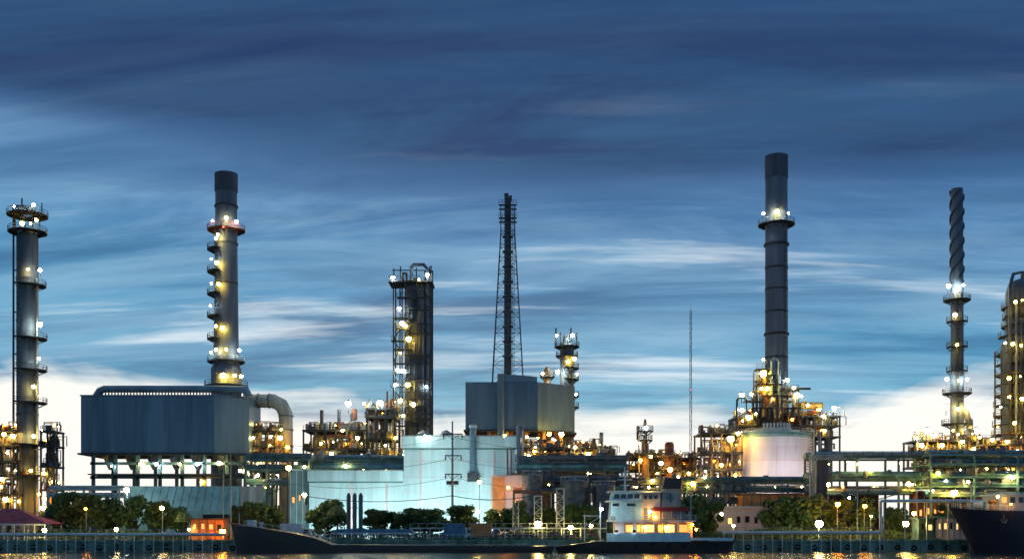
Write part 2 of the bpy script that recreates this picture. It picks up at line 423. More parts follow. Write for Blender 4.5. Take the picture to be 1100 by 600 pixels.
# ------------------------------------------------------------------ trees
def leaf_cloud(rad, count, seed, flat=0.75, size=0.34):
    rnd = random.Random(seed); mb = MB(); cl = []
    for k in range(22):
        a = rnd.uniform(0, 2*PI); e = rnd.uniform(-0.8, 1.0)
        rr = rad * rnd.uniform(0.2, 1.05) * (0.7 + 0.3*math.sin(a*2+seed))
        cl.append((rr*math.cos(a)*math.cos(e*0.9), rr*math.sin(a)*math.cos(e*0.9), rad*flat*e*0.85, rad*rnd.uniform(0.12, 0.40)))
    for k in range(count):
        cx, cy, cz, cr = rnd.choice(cl)
        v = Vector((rnd.gauss(0,1), rnd.gauss(0,1), rnd.gauss(0,1))).normalized() * cr * (rnd.random() ** 0.45) * (1 + 0.55*rnd.random()**4)
        c = Vector((cx, cy, cz)) + Vector((v.x, v.y, v.z*flat))
        u = Vector((rnd.gauss(0,1), rnd.gauss(0,1), rnd.gauss(0,1))).normalized()
        t = u.cross(Vector((rnd.gauss(0,1), rnd.gauss(0,1), rnd.gauss(0,1)))).normalized()
        s = size * rnd.uniform(0.6, 1.4)
        mb.add([c-u*s, c+t*s*0.5, c+u*s, c-t*s*0.5], [(0,1,2,3)])
    return mb
TREE = []
for sd_ in range(5):
    cr = leaf_cloud(1.0*3.0, 5200, sd_, 0.78, 0.30).mesh('crown', M['leaf' if sd_ % 2 == 0 else 'leaf2'])
    tb = MB(); rnd = random.Random(sd_+50)
    tb.path([(0,0,-3.4),(0.1,0,-2.4),(rnd.uniform(-.3,.3),rnd.uniform(-.3,.3),-1.2),(rnd.uniform(-.5,.5),0,0.6)], [0.34,0.26,0.2,0.08], 8)
    for k in range(6):
        a = rnd.uniform(0, 2*PI); z = rnd.uniform(-2.2, -0.4)
        tb.path([(0.05,0,z), (1.0*math.cos(a),1.0*math.sin(a),z+0.8), (2.0*math.cos(a),2.0*math.sin(a),z+1.5)], [0.14,0.09,0.03], 6)
    TREE.append((cr, tb.mesh('trunk', M['bark'], smooth=True)))
def tree(px, ptop, d, wpx, label, v=0, name='tree', hollow=1.0, group='trees along the river bank'):
    ztop = Z(ptop, d); R = S(wpx, d)/2; sx = R/2.5; H = ztop - GZ
    sz = H/(3.4+2.3)
    t = thing(name, label, 'tree', (X(px, d), d, GZ), group)
    loc = Vector((X(px, d), d, GZ + 3.4*sz))
    a = random.uniform(-0.6, 0.6)
    inst('trunk', TREE[v][1], loc, t, (0,0,a), (sx*0.8,sx*0.8,sz)); inst('crown', TREE[v][0], loc, t, (0,0,a), (sx, sx, sz*1.0))
    return t
def palm(px, ptop, d, label):
    x = X(px, d); zt = Z(ptop, d)
    t = thing('palm_tree', label, 'palm tree', (x, d, GZ), 'palms among the bank trees')
    link('trunk', MB().path([(x,d,GZ),(x+.2,d,(GZ+zt)/2),(x,d,zt-0.6)], [0.22,0.17,0.14], 8), M['bark'], t)
    for k in range(11):
        a = 2*PI*k/11; mbp = MB(); pts = []
        for q in range(5):
            rr = 0.55*q; pts.append(Vector((x+rr*math.cos(a), d+rr*math.sin(a), zt-0.6+0.45*q-0.22*q*q)))
        sd2 = Vector((-math.sin(a), math.cos(a), 0))
        for q in range(4):
            for s_ in (-1, 1):
                for e in (0, .5):
                    p0 = pts[q].lerp(pts[q+1], e); p1 = pts[q].lerp(pts[q+1], e+.4)
                    mbp.add([p0, p1, p1+sd2*s_*0.45-Vector((0,0,0.3)), p0+sd2*s_*0.5-Vector((0,0,0.35))], [(0,1,2,3)])
        link('frond', mbp, M['leaf2'], t, smooth=False)

# ------------------------------------------------------------------ towers
def tower_left():
    d = 300; cx, r = X(29.5, d), S(11, d)
    t = thing('distillation_tower', 'tall grey distillation tower with crowned top at the far left edge', 'tower', (cx, d, GZ))
    link('shell', MB().lathe(cx, d, [(r*1.25, GZ), (r*1.25, GZ+3), (r, GZ+5), (r, Z(256,d)), (r*0.8, Z(250,d)), (r*0.3, Z(246,d))], 28), M['shell'], t)
    for py in (300, 345, 390, 445, 490):
        link('band', MB().lathe(cx, d, [(r+0.02, Z(py+1,d)), (r+0.12, Z(py+1,d)), (r+0.12, Z(py-1,d)), (r+0.02, Z(py-1,d))], 28), M['steel'], t)
    platform(t, cx, d, r*0.5, S(21,d), Z(231,d), rail='steel'); platform(t, cx, d, r*0.9, S(20,d), Z(249,d))
    for py, ww in ((306,19),(363,20),(397,20),(432,20),(477,22),(510,23)):
        platform(t, cx, d, r, S(ww,d), Z(py,d), -PI*0.62, PI*0.35)
    for k in range(8):      # crown: short vessels and pipes between the two top decks
        a = k*PI/4; x, y = cx+S(13,d)*math.cos(a), d+S(13,d)*math.sin(a)
        link('crown_post', MB().bar((x,y,Z(249,d)), (x,y,Z(226,d)), 0.22), M['dark'], t)
    link('overhead_drum', MB().hdrum((cx-2.5,d-1,Z(226,d)), (cx+2.0,d-1,Z(226,d)), 0.9), M['steel'], t)
    link('vent_pipe', MB().tube((cx-1.5,d,Z(231,d)), (cx-1.5,d,Z(213,d)), 0.22), M['dark'], t)
    link('vent_pipe', MB().tube((cx+3.9,d,Z(231,d)), (cx+3.9,d,Z(218,d)), 0.18), M['dark'], t)
    link('overhead_pipe', MB().path([(cx-1,d,Z(252,d)),(cx-1,d,Z(221,d)),(cx-S(15,d),d,Z(221,d)),(cx-S(15,d),d,Z(520,d))], 0.32, 8), M['steel'], t)
    for py in (290, 335, 380, 430): link('pipe_bracket', MB().bar((cx-S(15.5,d),d,Z(py,d)), (cx-r*.95,d,Z(py,d)), 0.3), M['dark'], t)
    link('riser_pipe', MB().tube((cx+r+0.5,d-1.6,GZ+1), (cx+r+0.5,d-1.6,Z(300,d)), 0.3), M['pale'], t)
    ladder(t, cx-1.2, d-r-0.15, GZ+2, Z(251,d))
    for px, py, k, s in ((15,222,'cool',1),(36,220,'cool',1),(24,240,'yel',1),(33,240,'yel',.9),(39,236,'warm',.8),(30,289,'yel',1.1),(43,290,'cool',1.1),(43,348,'cool',1.1),
                      (42,385,'cool',.9),(36,415,'warm',.9),(43,425,'warm',.8),(45,462,'warm',.8),(36,468,'warm',.8),(33,505,'yel',1.2),(48,500,'yel',1),(42,530,'yel',1.2),(50,535,'sod',1)):
        lamp(t, P(px, py, d - r - 1.2), k, s)

def chimney_left():
    d = 312; cx = X(243, d); r0, r1 = S(11.5, d), S(13.5, d)
    t = thing('chimney', 'slate grey chimney with red ringed deck behind the long blue-grey box', 'chimney', (cx, d, GZ))
    link('flue', MB().lathe(cx, d, [(r1,GZ), (r1*1.0,Z(400,d)), (r0,Z(238,d)), (r0,Z(224,d)), (r0*.98,Z(188,d)), (r0*.85,Z(188,d)), (r0*.85,Z(190,d))], 28), M['stack'], t)
    link('soot_cap', MB().lathe(cx, d, [(r0*1.0,Z(206,d)), (r0*1.06,Z(206,d)), (r0*1.06,Z(187,d)), (r0*0.86,Z(186.6,d)), (r0*0.86,Z(188,d))], 28), M['stackdark'], t)
    for py in (222, 262, 305, 348, 380):
        link('band', MB().lathe(cx, d, [(r0, Z(py+.8,d)), (r0*1.1, Z(py+.8,d)), (r0*1.1, Z(py-.8,d)), (r0, Z(py-.8,d))], 28), M['dark'], t)
    platform(t, cx, d, r0, S(20,d), Z(247,d), m='rust', rail='red')
    platform(t, cx, d, r0, S(20,d), Z(388,d), rail='pale')
    for i, py in enumerate((268,292,316,340,364)):
        platform(t, cx, d, r0, S(20,d), Z(py,d), PI*0.72, PI*1.42)
    link('base_skirt', MB().lathe(cx, d, [(S(16,d),GZ), (S(16,d),Z(396,d)), (S(13,d),Z(391,d))], 20), M['stack'], t)
    platform(t, cx, d, r1, S(23,d), Z(414,d))
    ladder(t, cx-r0*0.6, d-r1-0.1, Z(412,d), Z(249,d))
    for px, py, k, s in ((228,237,'cool',.9),(243,234,'warm',1.1),(254,238,'cool',.8),(240,243,'redl',.9),(234,252,'warm',.8),(227,278,'cool',1),(232,256,'warm',.9),(233,282,'yel',.9),(227,304,'warm',.9),
                      (235,305,'yel',1),(226,328,'cool',.9),(232,350,'yel',.9),(239,352,'yel',1),(227,378,'cool',.9),(232,375,'warm',.8),(243,375,'yel',1.2),(257,376,'cool',1),(240,403,'yel',1.3),(252,403,'yel',1.2),(259,404,'yel',1)):
        lamp(t, P(px, py, d - r1 - 1.2), k, s)

def chimney_right():
    d = 330; cx = X(834, d); r = S(12, d)
    t = thing('chimney', 'tallest plain grey chimney with single ring deck, rising above the white tank', 'chimney', (cx, d, GZ))
    link('flue', MB().lathe(cx, d, [(r*1.08,GZ), (r*1.0,Z(330,d)), (r*.97,Z(168,d)), (r*.84,Z(168,d)), (r*.84,Z(171,d))], 32), M['stack'], t)
    link('soot_cap', MB().lathe(cx, d, [(r*.98,Z(192,d)), (r*1.02,Z(192,d)), (r*1.02,Z(168,d)), (r*.86,Z(167.6,d)), (r*.86,Z(170,d))], 32), M['stackdark'], t)
    for py, k in ((263,1.12),(288,1.03),(311,1.03),(335,1.03),(359,1.12),(384,1.03)):
        link('band', MB().lathe(cx, d, [(r, Z(py+1,d)), (r*k, Z(py+1,d)), (r*k, Z(py-1,d)), (r, Z(py-1,d))], 32), M['dark'], t)
    platform(t, cx, d, r, S(19.5,d), Z(241,d), rail='steel')
    ladder(t, cx+r*0.5, d-r-0.3, Z(400,d), Z(242,d))
    for px, py, k, s in ((820,229,'cool',.9),(835,227,'warm',1.0),(847,229,'cool',.7)):
        lamp(t, P(px, py, d - r - 1.4), k, s)

def chimney_strake():
    d = 320; cx = X(1028, d); r = S(6.6, d)
    t = thing('chimney', 'slim dark chimney with spiral strakes round its upper half', 'chimney', (cx, d, GZ))
    link('flue', MB().lathe(cx, d, [(r*1.1,GZ), (r*1.05,Z(420,d)), (r*.93,Z(203,d)), (r*.8,Z(203,d)), (r*.8,Z(205,d))], 20), M['stack'], t)
    for k in range(3):
        z0, z1 = Z(302,d), Z(205,d); n = 90; mbs = MB(); vs = []
        for i in range(n+1):
            a = 2*PI*k/3 + 2*PI*2.1*i/n; z = z0+(z1-z0)*i/n
            for rr, dz_ in ((r*.9,-.3),(r*1.17,-.3),(r*1.17,.3),(r*.9,.3)): vs.append((cx+rr*math.cos(a), d+rr*math.sin(a), z+dz_))
        fs = []
        for i in range(n):
            for j in range(4): fs.append((i*4+j, i*4+4+j, i*4+4+(j+1)%4, i*4+(j+1)%4))
        link('strake', mbs.add(vs, fs), M['stackdark'], t, smooth=False)
    platform(t, cx, d, r, S(14,d), Z(322,d)); platform(t, cx, d, r, S(15,d), Z(422,d), rail='steel'); platform(t, cx, d, r, S(16,d), Z(455,d), rail='steel')
    for py in (345, 372, 398): platform(t, cx, d, r, S(11,d), Z(py,d), PI*.8, PI*1.9)
    ladder(t, cx-0.6, d-r-0.2, Z(480,d), Z(324,d))
    link('base_skirt', MB().lathe(cx, d, [(r*2.4,GZ), (r*2.4,Z(478,d)), (r*1.1,Z(470,d))], 20), M['shell'], t)
    link('side_duct', MB().path([(cx+r,d-1,Z(440,d)),(cx+S(12,d),d-1,Z(455,d)),(cx+S(12,d),d-1,GZ+2)], 0.9, 10), M['pale'], t)
    for px, py, k, s in ((1019,307,'cool',1.2),(1035,306,'cool',1.2),(1028,312,'warm',.9),(1026,338,'warm',.9),(1028,370,'yel',1.1),(1017,407,'cool',1.),(1030,408,'warm',1.2),(1039,407,'cool',1.),
                      (1017,437,'warm',1.1),(1029,439,'warm',1.3),(1041,437,'warm',1.1),(1024,462,'yel',1.1),(1040,464,'yel',1.1),(1048,462,'warm',1.3)):
        lamp(t, P(px, py, d - r - 1.2), k, s)

def tower_right():
    d = 305; t = thing('distillation_tower', 'broad dome-topped tower cut by the right edge, decks lit yellow', 'tower', (X(1098,d), d, GZ))
    cx, r = X(1098, d), S(17, d)
    link('upper_shell', MB().lathe(cx, d, [(r,Z(375,d)), (r,Z(316,d)), (r*.85,Z(307,d)), (r*.5,Z(301,d)), (r*.1,Z(299,d))], 28), M['shell'], t)
    link('lower_shell', MB().lathe(cx, d, [(r*1.25,GZ), (r*1.25,Z(385,d)), (r,Z(375,d))], 28), M['shell'], t)
    for k, px in enumerate((1081,1086,1090,1095,1100)): link('riser_pipe', MB().path([(X(px,d),d-r*1.3-.2-.3*(k%2),GZ+3),(X(px,d),d-r*1.3-.4-.5*(k%2),Z(330+18*k,d)),(X(px+3,d),d-r*.9,Z(326+18*k,d))], .3, 8), M[('stack','steel','brown','stack','steel')[k]], t)
    for py in (340,392,413,435): link('band', MB().lathe(cx, d, [(r*(1.27 if py>385 else 1.02),Z(py+1,d)),(r*(1.31 if py>385 else 1.07),Z(py+1,d)),(r*(1.31 if py>385 else 1.07),Z(py-1,d)),(r*(1.27 if py>385 else 1.02),Z(py-1,d))], 28), M['dark'], t)
    cx2 = X(1079, d); link('side_vessel', MB().lathe(cx2, d-2, [(S(7,d),GZ), (S(7,d),Z(372,d)), (S(3,d),Z(366,d))], 18), M['stack'], t)
    for py, w_ in ((330,21),(350,21),(380,27),(402,28),(424,28),(446,29),(466,31)):
        platform(t, cx, d, r*0.9, S(w_,d), Z(py,d), rail='steel', m='brown' if py > 400 else 'dark')
    for py, w_ in ((341,20),(361,24),(391,27),(413,28),(435,29),(456,30)):
        platform(t, cx, d, r*1.0, S(w_,d), Z(py,d), PI*.8, PI*1.75, m='dark')
    for k in range(7):
        a = PI*(1.02+.11*k); x, y = cx+(r*1.25+2.3)*math.cos(a), d+(r*1.25+2.3)*math.sin(a)
        link('column', MB().bar((x,y,GZ),(x,y,Z(378 if k < 4 else 330,d)),.34), M['dark'], t, smooth=False)
    link('overhead_pipe', MB().path([(cx,d,Z(300,d)),(cx,d,Z(292,d)),(cx-S(13,d),d-2,Z(296,d)),(cx-S(20,d),d-4,Z(310,d)),(cx-S(20,d),d-4,Z(470,d))], 0.45, 8), M['steel'], t)
    for px, py, k, s in ((1091,324,'yel',1.2),(1098,322,'yel',1.),(1080,368,'warm',1.),(1088,369,'yel',1.1),(1097,371,'yel',1.2),(1084,406,'yel',1.3),(1096,404,'yel',1.1),(1084,426,'yel',1.1),(1098,428,'yel',1.2),
                      (1075,437,'warm',1.),(1090,454,'yel',1.3),(1072,458,'sod',1.1),(1098,470,'yel',1.2)):
        lamp(t, P(px, py, d - r*1.25 - 3.0), k, s*.72)

def tower_mid():
    d = 300; cxl = X(446, d)
    t = thing('distillation_tower', 'dark twin-column tower with caged stairs and pipe crown, left of centre', 'tower', (X(444,d), d, GZ))
    r = S(10, d)
    link('shell', MB().lathe(cxl, d, [(r,GZ), (r,Z(306,d)), (r*.7,Z(301,d)), (r*.2,Z(299,d))], 26), M['shell'], t)
    c2, r2 = X(459.5, d), S(4.2, d)
    link('side_shell', MB().lathe(c2, d+1, [(r2,GZ), (r2,Z(290,d))], 18), M['stackdark'], t)
    mb = MB()
    for px in (424, 431):
        for yy in (d-3.2, d+2.5): link('column', MB().bar((X(px,d),yy,GZ),(X(px,d),yy,Z(306,d)), 0.34), M['dark'], t)
    for px in (464,): 
        for yy in (d-3.0, d+2.5): link('column', MB().bar((X(px,d),yy,GZ),(X(px,d),yy,Z(288,d)), 0.34), M['dark'], t)
    pl = MB(); pl.box(X(419,d), X(466,d), d-4.6, d+4, Z(306.5,d), Z(305,d)); pdk = link('platform', pl, M['dark'], t)
    rl = MB()
    for z in (Z(302.5,d), Z(300,d)): rl.bar((X(419,d), d-4.5, z), (X(466,d), d-4.5, z), 0.1)
    for k in range(11): x = X(419+4.7*k, d); rl.bar((x,d-4.5,Z(305,d)),(x,d-4.5,Z(300,d)), 0.12)
    link('railing', rl, M['dark'], pdk)
    for px, h in ((424,290),(431,288),(443,293),(448,289),(462,288)):
        link('crown_post', MB().bar((X(px,d),d-2,Z(305,d)),(X(px,d),d-2,Z(h,d)), 0.3), M['dark'], t)
    link('crown_beam', MB().bar((X(422,d),d-2,Z(292,d)),(X(464,d),d-2,Z(292,d)), 0.25), M['dark'], t)
    link('overhead_pipe', MB().path([(X(443,d),d-3,Z(306,d)),(X(443,d),d-3,Z(290,d)),(X(446,d),d-3,Z(287,d)),(X(456,d),d-3,Z(287,d)),(X(460,d),d-3,Z(292,d)),(X(460,d),d-3.6,Z(470,d))], 0.5, 10), M['stack'], t)
    link('overhead_pipe', MB().path([(X(434,d),d-3,Z(305,d)),(X(434,d),d-3,Z(296,d)),(X(438,d),d-3,Z(296,d)),(X(438,d),d-3,Z(305,d))], 0.4, 8), M['steel'], t)
    for i, py in enumerate((322,344,355,368,377,392,402,416,430,445,458)):
        l_, r_ = ((428,463),(424,444),(426,440),(422,442),(424,444),(425,463),(424,442),(421,444),(422,464),(424,464),(424,464))[i]
        pb = MB(); pb.box(X(l_,d), X(r_,d), d-4.4, d-2.5, Z(py,d)-.3, Z(py,d)); o = link('platform', pb, M['dark'], t)
        rb = MB()
        for z in (.6, 1.2): rb.bar((X(l_,d), d-4.35, Z(py,d)+z), (X(r_,d), d-4.35, Z(py,d)+z), 0.09)
        n = int((r_-l_)/4)+1
        for k in range(n): x = X(l_,d)+(X(r_,d)-X(l_,d))*k/(n-1); rb.bar((x,d-4.35,Z(py,d)),(x,d-4.35,Z(py,d)+1.2), 0.09)
        link('railing', rb, M['dark'], o)
    for a, b in zip((344,355,368,377,392,402,416,430), (355,368,377,392,402,416,430,445)):     # stair flights
        zz = (a, b); fl = MB(); x0, x1 = (X(424,d), X(431,d))
        if (a % 2): x0, x1 = x1, x0
        fl.bar((x0,d-4.2,Z(a,d)),(x1,d-4.2,Z(b,d)),0.3); fl.bar((x0,d-3.2,Z(a,d)),(x1,d-3.2,Z(b,d)),0.3); link('stair_flight', fl, M['steel'], t)
    for px in (437, 450): link('column', MB().bar((X(px,d),d-4.2,GZ),(X(px,d),d-4.2,Z(306,d)), 0.3), M['dark'], t)
    for py in (313, 333, 351, 384, 409, 423, 437, 451):
        fb = MB().bar((X(431,d),d-4.2,Z(py,d)),(X(464,d),d-4.2,Z(py,d)),.24).bar((X(450,d),d-4.2,Z(py,d)),(X(464,d),d-4.2,Z(py+11,d)),.15); link('beam', fb, M['dark'], t, smooth=False)
    for py in (336, 361, 385, 409, 437, 452):
        o = link('platform', MB().box(X(441,d),X(464,d),d-5.0,d-4.3,Z(py,d)-.3,Z(py,d)), M['dark'], t, smooth=False); railing_line(o, X(441,d), X(464,d), d-4.95, Z(py,d), 1.2, 1.2, 'dark')
    for px, pt in ((453,320),(456,350),(447,372)): link('riser_pipe', MB().path([(X(px,d),d-3.9,GZ+2),(X(px,d),d-3.9,Z(pt,d)),(X(px-3,d),d-2.8,Z(pt-2,d))],.3,8), M['stack'], t)
    for px in (437, 441, 452): link('riser_pipe', MB().tube((X(px,d),d-r-.6,GZ+2),(X(px,d),d-r-.6,Z(322+px%5*6,d)),0.22), M['steel'], t)
    for px, py, k, s in ((422,298,'cool',1.3),(459,295,'cool',.9),(450,300,'warm',.8),(429,331,'cool',1.),(432,347,'warm',1.),(436,350,'yel',1.),(439,364,'yel',1.4),(430,379,'yel',1.),(427,397,'cool',1.),(433,398,'cool',.9),
                      (425,413,'cool',1.1),(438,413,'yel',1.2),(458,415,'cool',1.),(430,430,'yel',1.3),(444,434,'warm',1.),(433,446,'warm',.9)):
        lamp(t, P(px, py, d - 4.9), k, s)

def flare_tower():
    d = 335; cx = X(545.5, d); t = thing('flare_tower', 'tapering steel lattice tower holding a dark central stack, centre of the plant', 'tower', (cx, d, GZ))
    def half(py): 
        if py < 250: return S(7.5, d)
        return S(7.5 + (py-250)/150*8.5, d) if py < 400 else S(16+(py-400)*.05, d)
    for sx in (-1,1):
        for sy in (-1,1):
            pts = [(cx+sx*half(py), d+sy*half(py), Z(py,d)) for py in (540,400,330,250,222)]
            link('leg', MB().path(pts, 0.19, 4), M['steel'], t, smooth=False)
    lv = [222,236,250,264,278,292,307,322,338,355,372,390,410]
    for a, b in zip(lv, lv[1:]):
        br = MB(); ha, hb = half(a), half(b); za, zb = Z(a,d), Z(b,d)
        c4 = lambda h, z: [(cx-h,d-h,z),(cx+h,d-h,z),(cx+h,d+h,z),(cx-h,d+h,z)]
        A, B = c4(ha, za), c4(hb, zb)
        for i in range(4):
            j = (i+1)%4; br.bar(A[i],A[j],.14); br.bar(A[i],B[j],.10); br.bar(A[j],B[i],.10)
        link('bracing', br, M['steel'], t, smooth=False)
    link('stack_pipe', MB().lathe(cx, d, [(S(4.2,d),GZ),(S(4.0,d),Z(300,d)),(S(3.6,d),Z(222,d)),(S(3.6,d),Z(212,d))], 18), M['stackdark'], t)
    link('tip', MB().lathe(cx-S(1.5,d), d, [(S(2.2,d),Z(214,d)),(S(2.4,d),Z(208,d)),(S(1.8,d),Z(208,d))], 14), M['stackdark'], t)
    link('tip', MB().lathe(cx+S(3,d), d, [(S(1.4,d),Z(216,d)),(S(1.4,d),Z(210,d))], 12), M['stackdark'], t)
    for py in (222, 236): 
        pb = MB(); h = half(py)+0.6; pb.box(cx-h,cx+h,d-h,d-h+1.0,Z(py,d)-.25,Z(py,d)); pb.box(cx-h,cx+h,d+h-1,d+h,Z(py,d)-.25,Z(py,d)); o = link('platform', pb, M['dark'], t)
        rb = MB(); 
        for z in (.6,1.2): rb.bar((cx-h,d-h,Z(py,d)+z),(cx+h,d-h,Z(py,d)+z),.1)
        for k in range(6): rb.bar((cx-h+2*h*k/5,d-h,Z(py,d)),(cx-h+2*h*k/5,d-h,Z(py,d)+1.2),.1)
        link('railing', rb, M['dark'], o)
    for k in range(9):
        py = 255+k*16; link('ring_guide', MB().lathe(cx, d, [(S(4,d),Z(py,d)),(S(6,d),Z(py,d)),(S(6,d),Z(py-1,d)),(S(4,d),Z(py-1,d))], 14), M['steel'], t)
    ladder(t, cx+S(6,d), d-S(6,d), Z(400,d), Z(224,d))

def tower_small():
    d = 325; cx = X(609, d); r = S(7.5, d)
    t = thing('fractionator_tower', 'short stepped tower with two bright lamps behind the grey-blue cube', 'tower', (cx, d, GZ))
    link('shell', MB().lathe(cx, d, [(r,GZ),(r,Z(380,d)),(r,Z(372,d)),(r*.6,Z(366,d)),(r*.5,Z(360,d))], 22), M['shell'], t)
    platform(t, cx, d, r*.5, S(13.5,d), Z(372,d)); platform(t, cx, d, r*.9, S(12,d), Z(382,d))
    for py in (395, 407, 425, 437): platform(t, cx, d, r, S(13,d), Z(py,d), -PI*.6, PI*.3)
    for k, px in enumerate((597, 602, 613, 619)): link('crown_post', MB().tube((X(px,d),d-1,Z(372,d)),(X(px,d),d-1,Z(353+k%2*5,d)),.25), M['dark'], t)
    for px, py, k, s in ((598,360,'cool',1.3),(615,360,'cool',1.2),(617,385,'yel',1.),(610,388,'yel',1.1),(599,399,'cool',1.2),(620,402,'warm',.9),(619,423,'cool',.8)):
        lamp(t, P(px, py, d - r - 1.5), k, s)
    cx = X(588, d); t = thing('vent_tower', 'stubby dark vessel with a deck beside the short stepped tower', 'tower', (cx, d, GZ))
    link('shell', MB().lathe(cx, d, [(S(4,d),GZ),(S(4,d),Z(399,d)),(S(2,d),Z(394,d))], 16), M['brown'], t)
    platform(t, cx, d, S(3,d), S(8,d), Z(404,d)); lamp(t, P(583,401,d-4), 'warm', .8)

# ------------------------------------------------------------------ generic steel process unit
VM = ['pale','shell','steel','brown','stack','rust','yellow']
def unit(name, label, cat, px0, px1, levels, d, depth, cols, mcol='dark', vessels=(), lamps=(), pipes=0, seed=0, mdeck='dark', clutter=30, ctop=None, rail=True, base=None, mats=None):
    rnd = random.Random(seed); x0, x1 = X(px0,d), X(px1,d); zt = Z(levels[0], d); bz = GZ if base is None else base
    t = thing(name, label, cat, ((x0+x1)/2, d+depth/2, bz))
    for i in range(cols):
        x = x0+(x1-x0)*i/(cols-1)
        for y in (d, d+depth): link('column', MB().bar((x,y,bz),(x,y,zt),0.42), M[mcol], t, smooth=False)
    for li, py in enumerate(levels):
        z = Z(py, d); db = MB()
        db.box(x0-.3,x1+.3,d-.3,d+.3,z-.5,z); db.box(x0-.3,x1+.3,d+depth-.3,d+depth+.3,z-.5,z)
        for i in range(cols): x = x0+(x1-x0)*i/(cols-1); db.box(x-.18,x+.18,d+.3,d+depth-.3,z-.45,z-.05)
        db.box(x0,x1,d+.3,d+depth-.3,z-.04,z+.04)
        o = link('floor_deck', db, M[mdeck], t, smooth=False)
        if rail:
            rb = MB(); n = max(2, int((x1-x0)/2.0))
            for h in (.6,1.2): rb.bar((x0,d-.2,z+h),(x1,d-.2,z+h),.09)
            for k in range(n+1): x = x0+(x1-x0)*k/n; rb.bar((x,d-.2,z),(x,d-.2,z+1.2),.09)
            link('railing', rb, M[mcol], o, smooth=False)
    lv = [Z(p,d) for p in levels]+[bz]
    for i in range(cols-1):
        if rnd.random() < .5: continue
        a, b = x0+(x1-x0)*i/(cols-1), x0+(x1-x0)*(i+1)/(cols-1); k = rnd.randrange(len(lv)-1)
        link('brace', MB().bar((a,d,lv[k+1]),(b,d,lv[k]-.5),.25), M[mcol], t, smooth=False)
    for v in vessels:
        kind, px, pyt, pyb, wp, m = v; y = d+depth*rnd.uniform(.25,.75); r = S(wp,d)/2
        if kind == 'v':
            zt_, zb = Z(pyt,d), (bz if pyb is None else Z(pyb,d)); x = X(px,d)
            link('vessel', MB().lathe(x,y,[(r*.5,zb),(r,zb+r*.3),(r,zt_-r*.6),(r*.75,zt_-r*.2),(r*.25,zt_)],16), M[m], t)
        elif kind == 'h':
            x = X(px,d); zc_ = Z((pyt+pyb)/2,d); rr = S(abs(pyb-pyt),d)/2
            link('drum', MB().hdrum((x-r+rr*.4,y,zc_),(x+r-rr*.4,y,zc_),rr,14), M[m], t)
            link('saddle', MB().box(x-r*.6,x-r*.45,y-rr*.7,y+rr*.7,zc_-rr*1.4,zc_-rr*.5).box(x+r*.45,x+r*.6,y-rr*.7,y+rr*.7,zc_-rr*1.4,zc_-rr*.5), M['dark'], t)
        elif kind == 's':
            x = X(px,d); zb = max([q for q in lv if q <= Z(pyb,d)+.3] or [bz]); link('vent_stack', MB().lathe(x,y,[(r,zb),(r,Z(pyt,d)),(r*.7,Z(pyt,d))],12), M[m], t)
    vm = mats or VM
    pipes = int(pipes*2.6); clutter = int(clutter*3.2)
    for k in range(pipes):
        m = rnd.choice(vm); y = d-0.1+depth*rnd.random()*.9; za = rnd.choice(lv[:-1])-rnd.uniform(.8,2.2); zb = max(bz+.6, za-rnd.uniform(2,9))
        xa = x0+(x1-x0)*rnd.random(); xb = x0+(x1-x0)*rnd.random()
        link('pipe', MB().path([(xa,y,zb),(xa,y,za),(xb,y,za),(xb,y,max(bz,za-rnd.uniform(1,6)))], rnd.uniform(.14,.36), 7), M[m], t)
    cm = {}
    for k in range(clutter):
        m = rnd.choice(vm); mb = cm.setdefault(m, MB()); li = rnd.randrange(len(lv)-1 if not ctop else len(lv)); z = lv[li]+.05
        x = x0+(x1-x0)*rnd.random(); y = d+.5+(depth-1)*rnd.random()*.8; h = rnd.uniform(.8,2.6); q = rnd.random()
        if q < .4: mb.lathe(x,y,[(.5*h*.4,z),(.5*h*.4,z+h*.8),(.1,z+h)],8)
        elif q < .7: mb.box(x-h*.4,x+h*.4,y-.5,y+.5,z,z+h*.6)
        else: mb.path([(x,y,z),(x,y,z+h),(x+h,y,z+h),(x+h,y,z)],.15,6)
    for m, mb in cm.items(): link('equipment', mb, M[m], t, kind='stuff')
    for px, py, k, s in lamps: lamp(t, P(px,py,d-1.0), k, s)
    for k in range(int(cols*len(levels)*.6)):
        zz = rnd.choice(lv[:-1]); lamp(t, (x0+(x1-x0)*rnd.random(), d+depth*rnd.uniform(.1,.7), zz+rnd.uniform(1.2,2.4)), rnd.choice(('warm','yel','sod','warm')), rnd.choice((.28,.35,.45,.6,.8)))
    return t

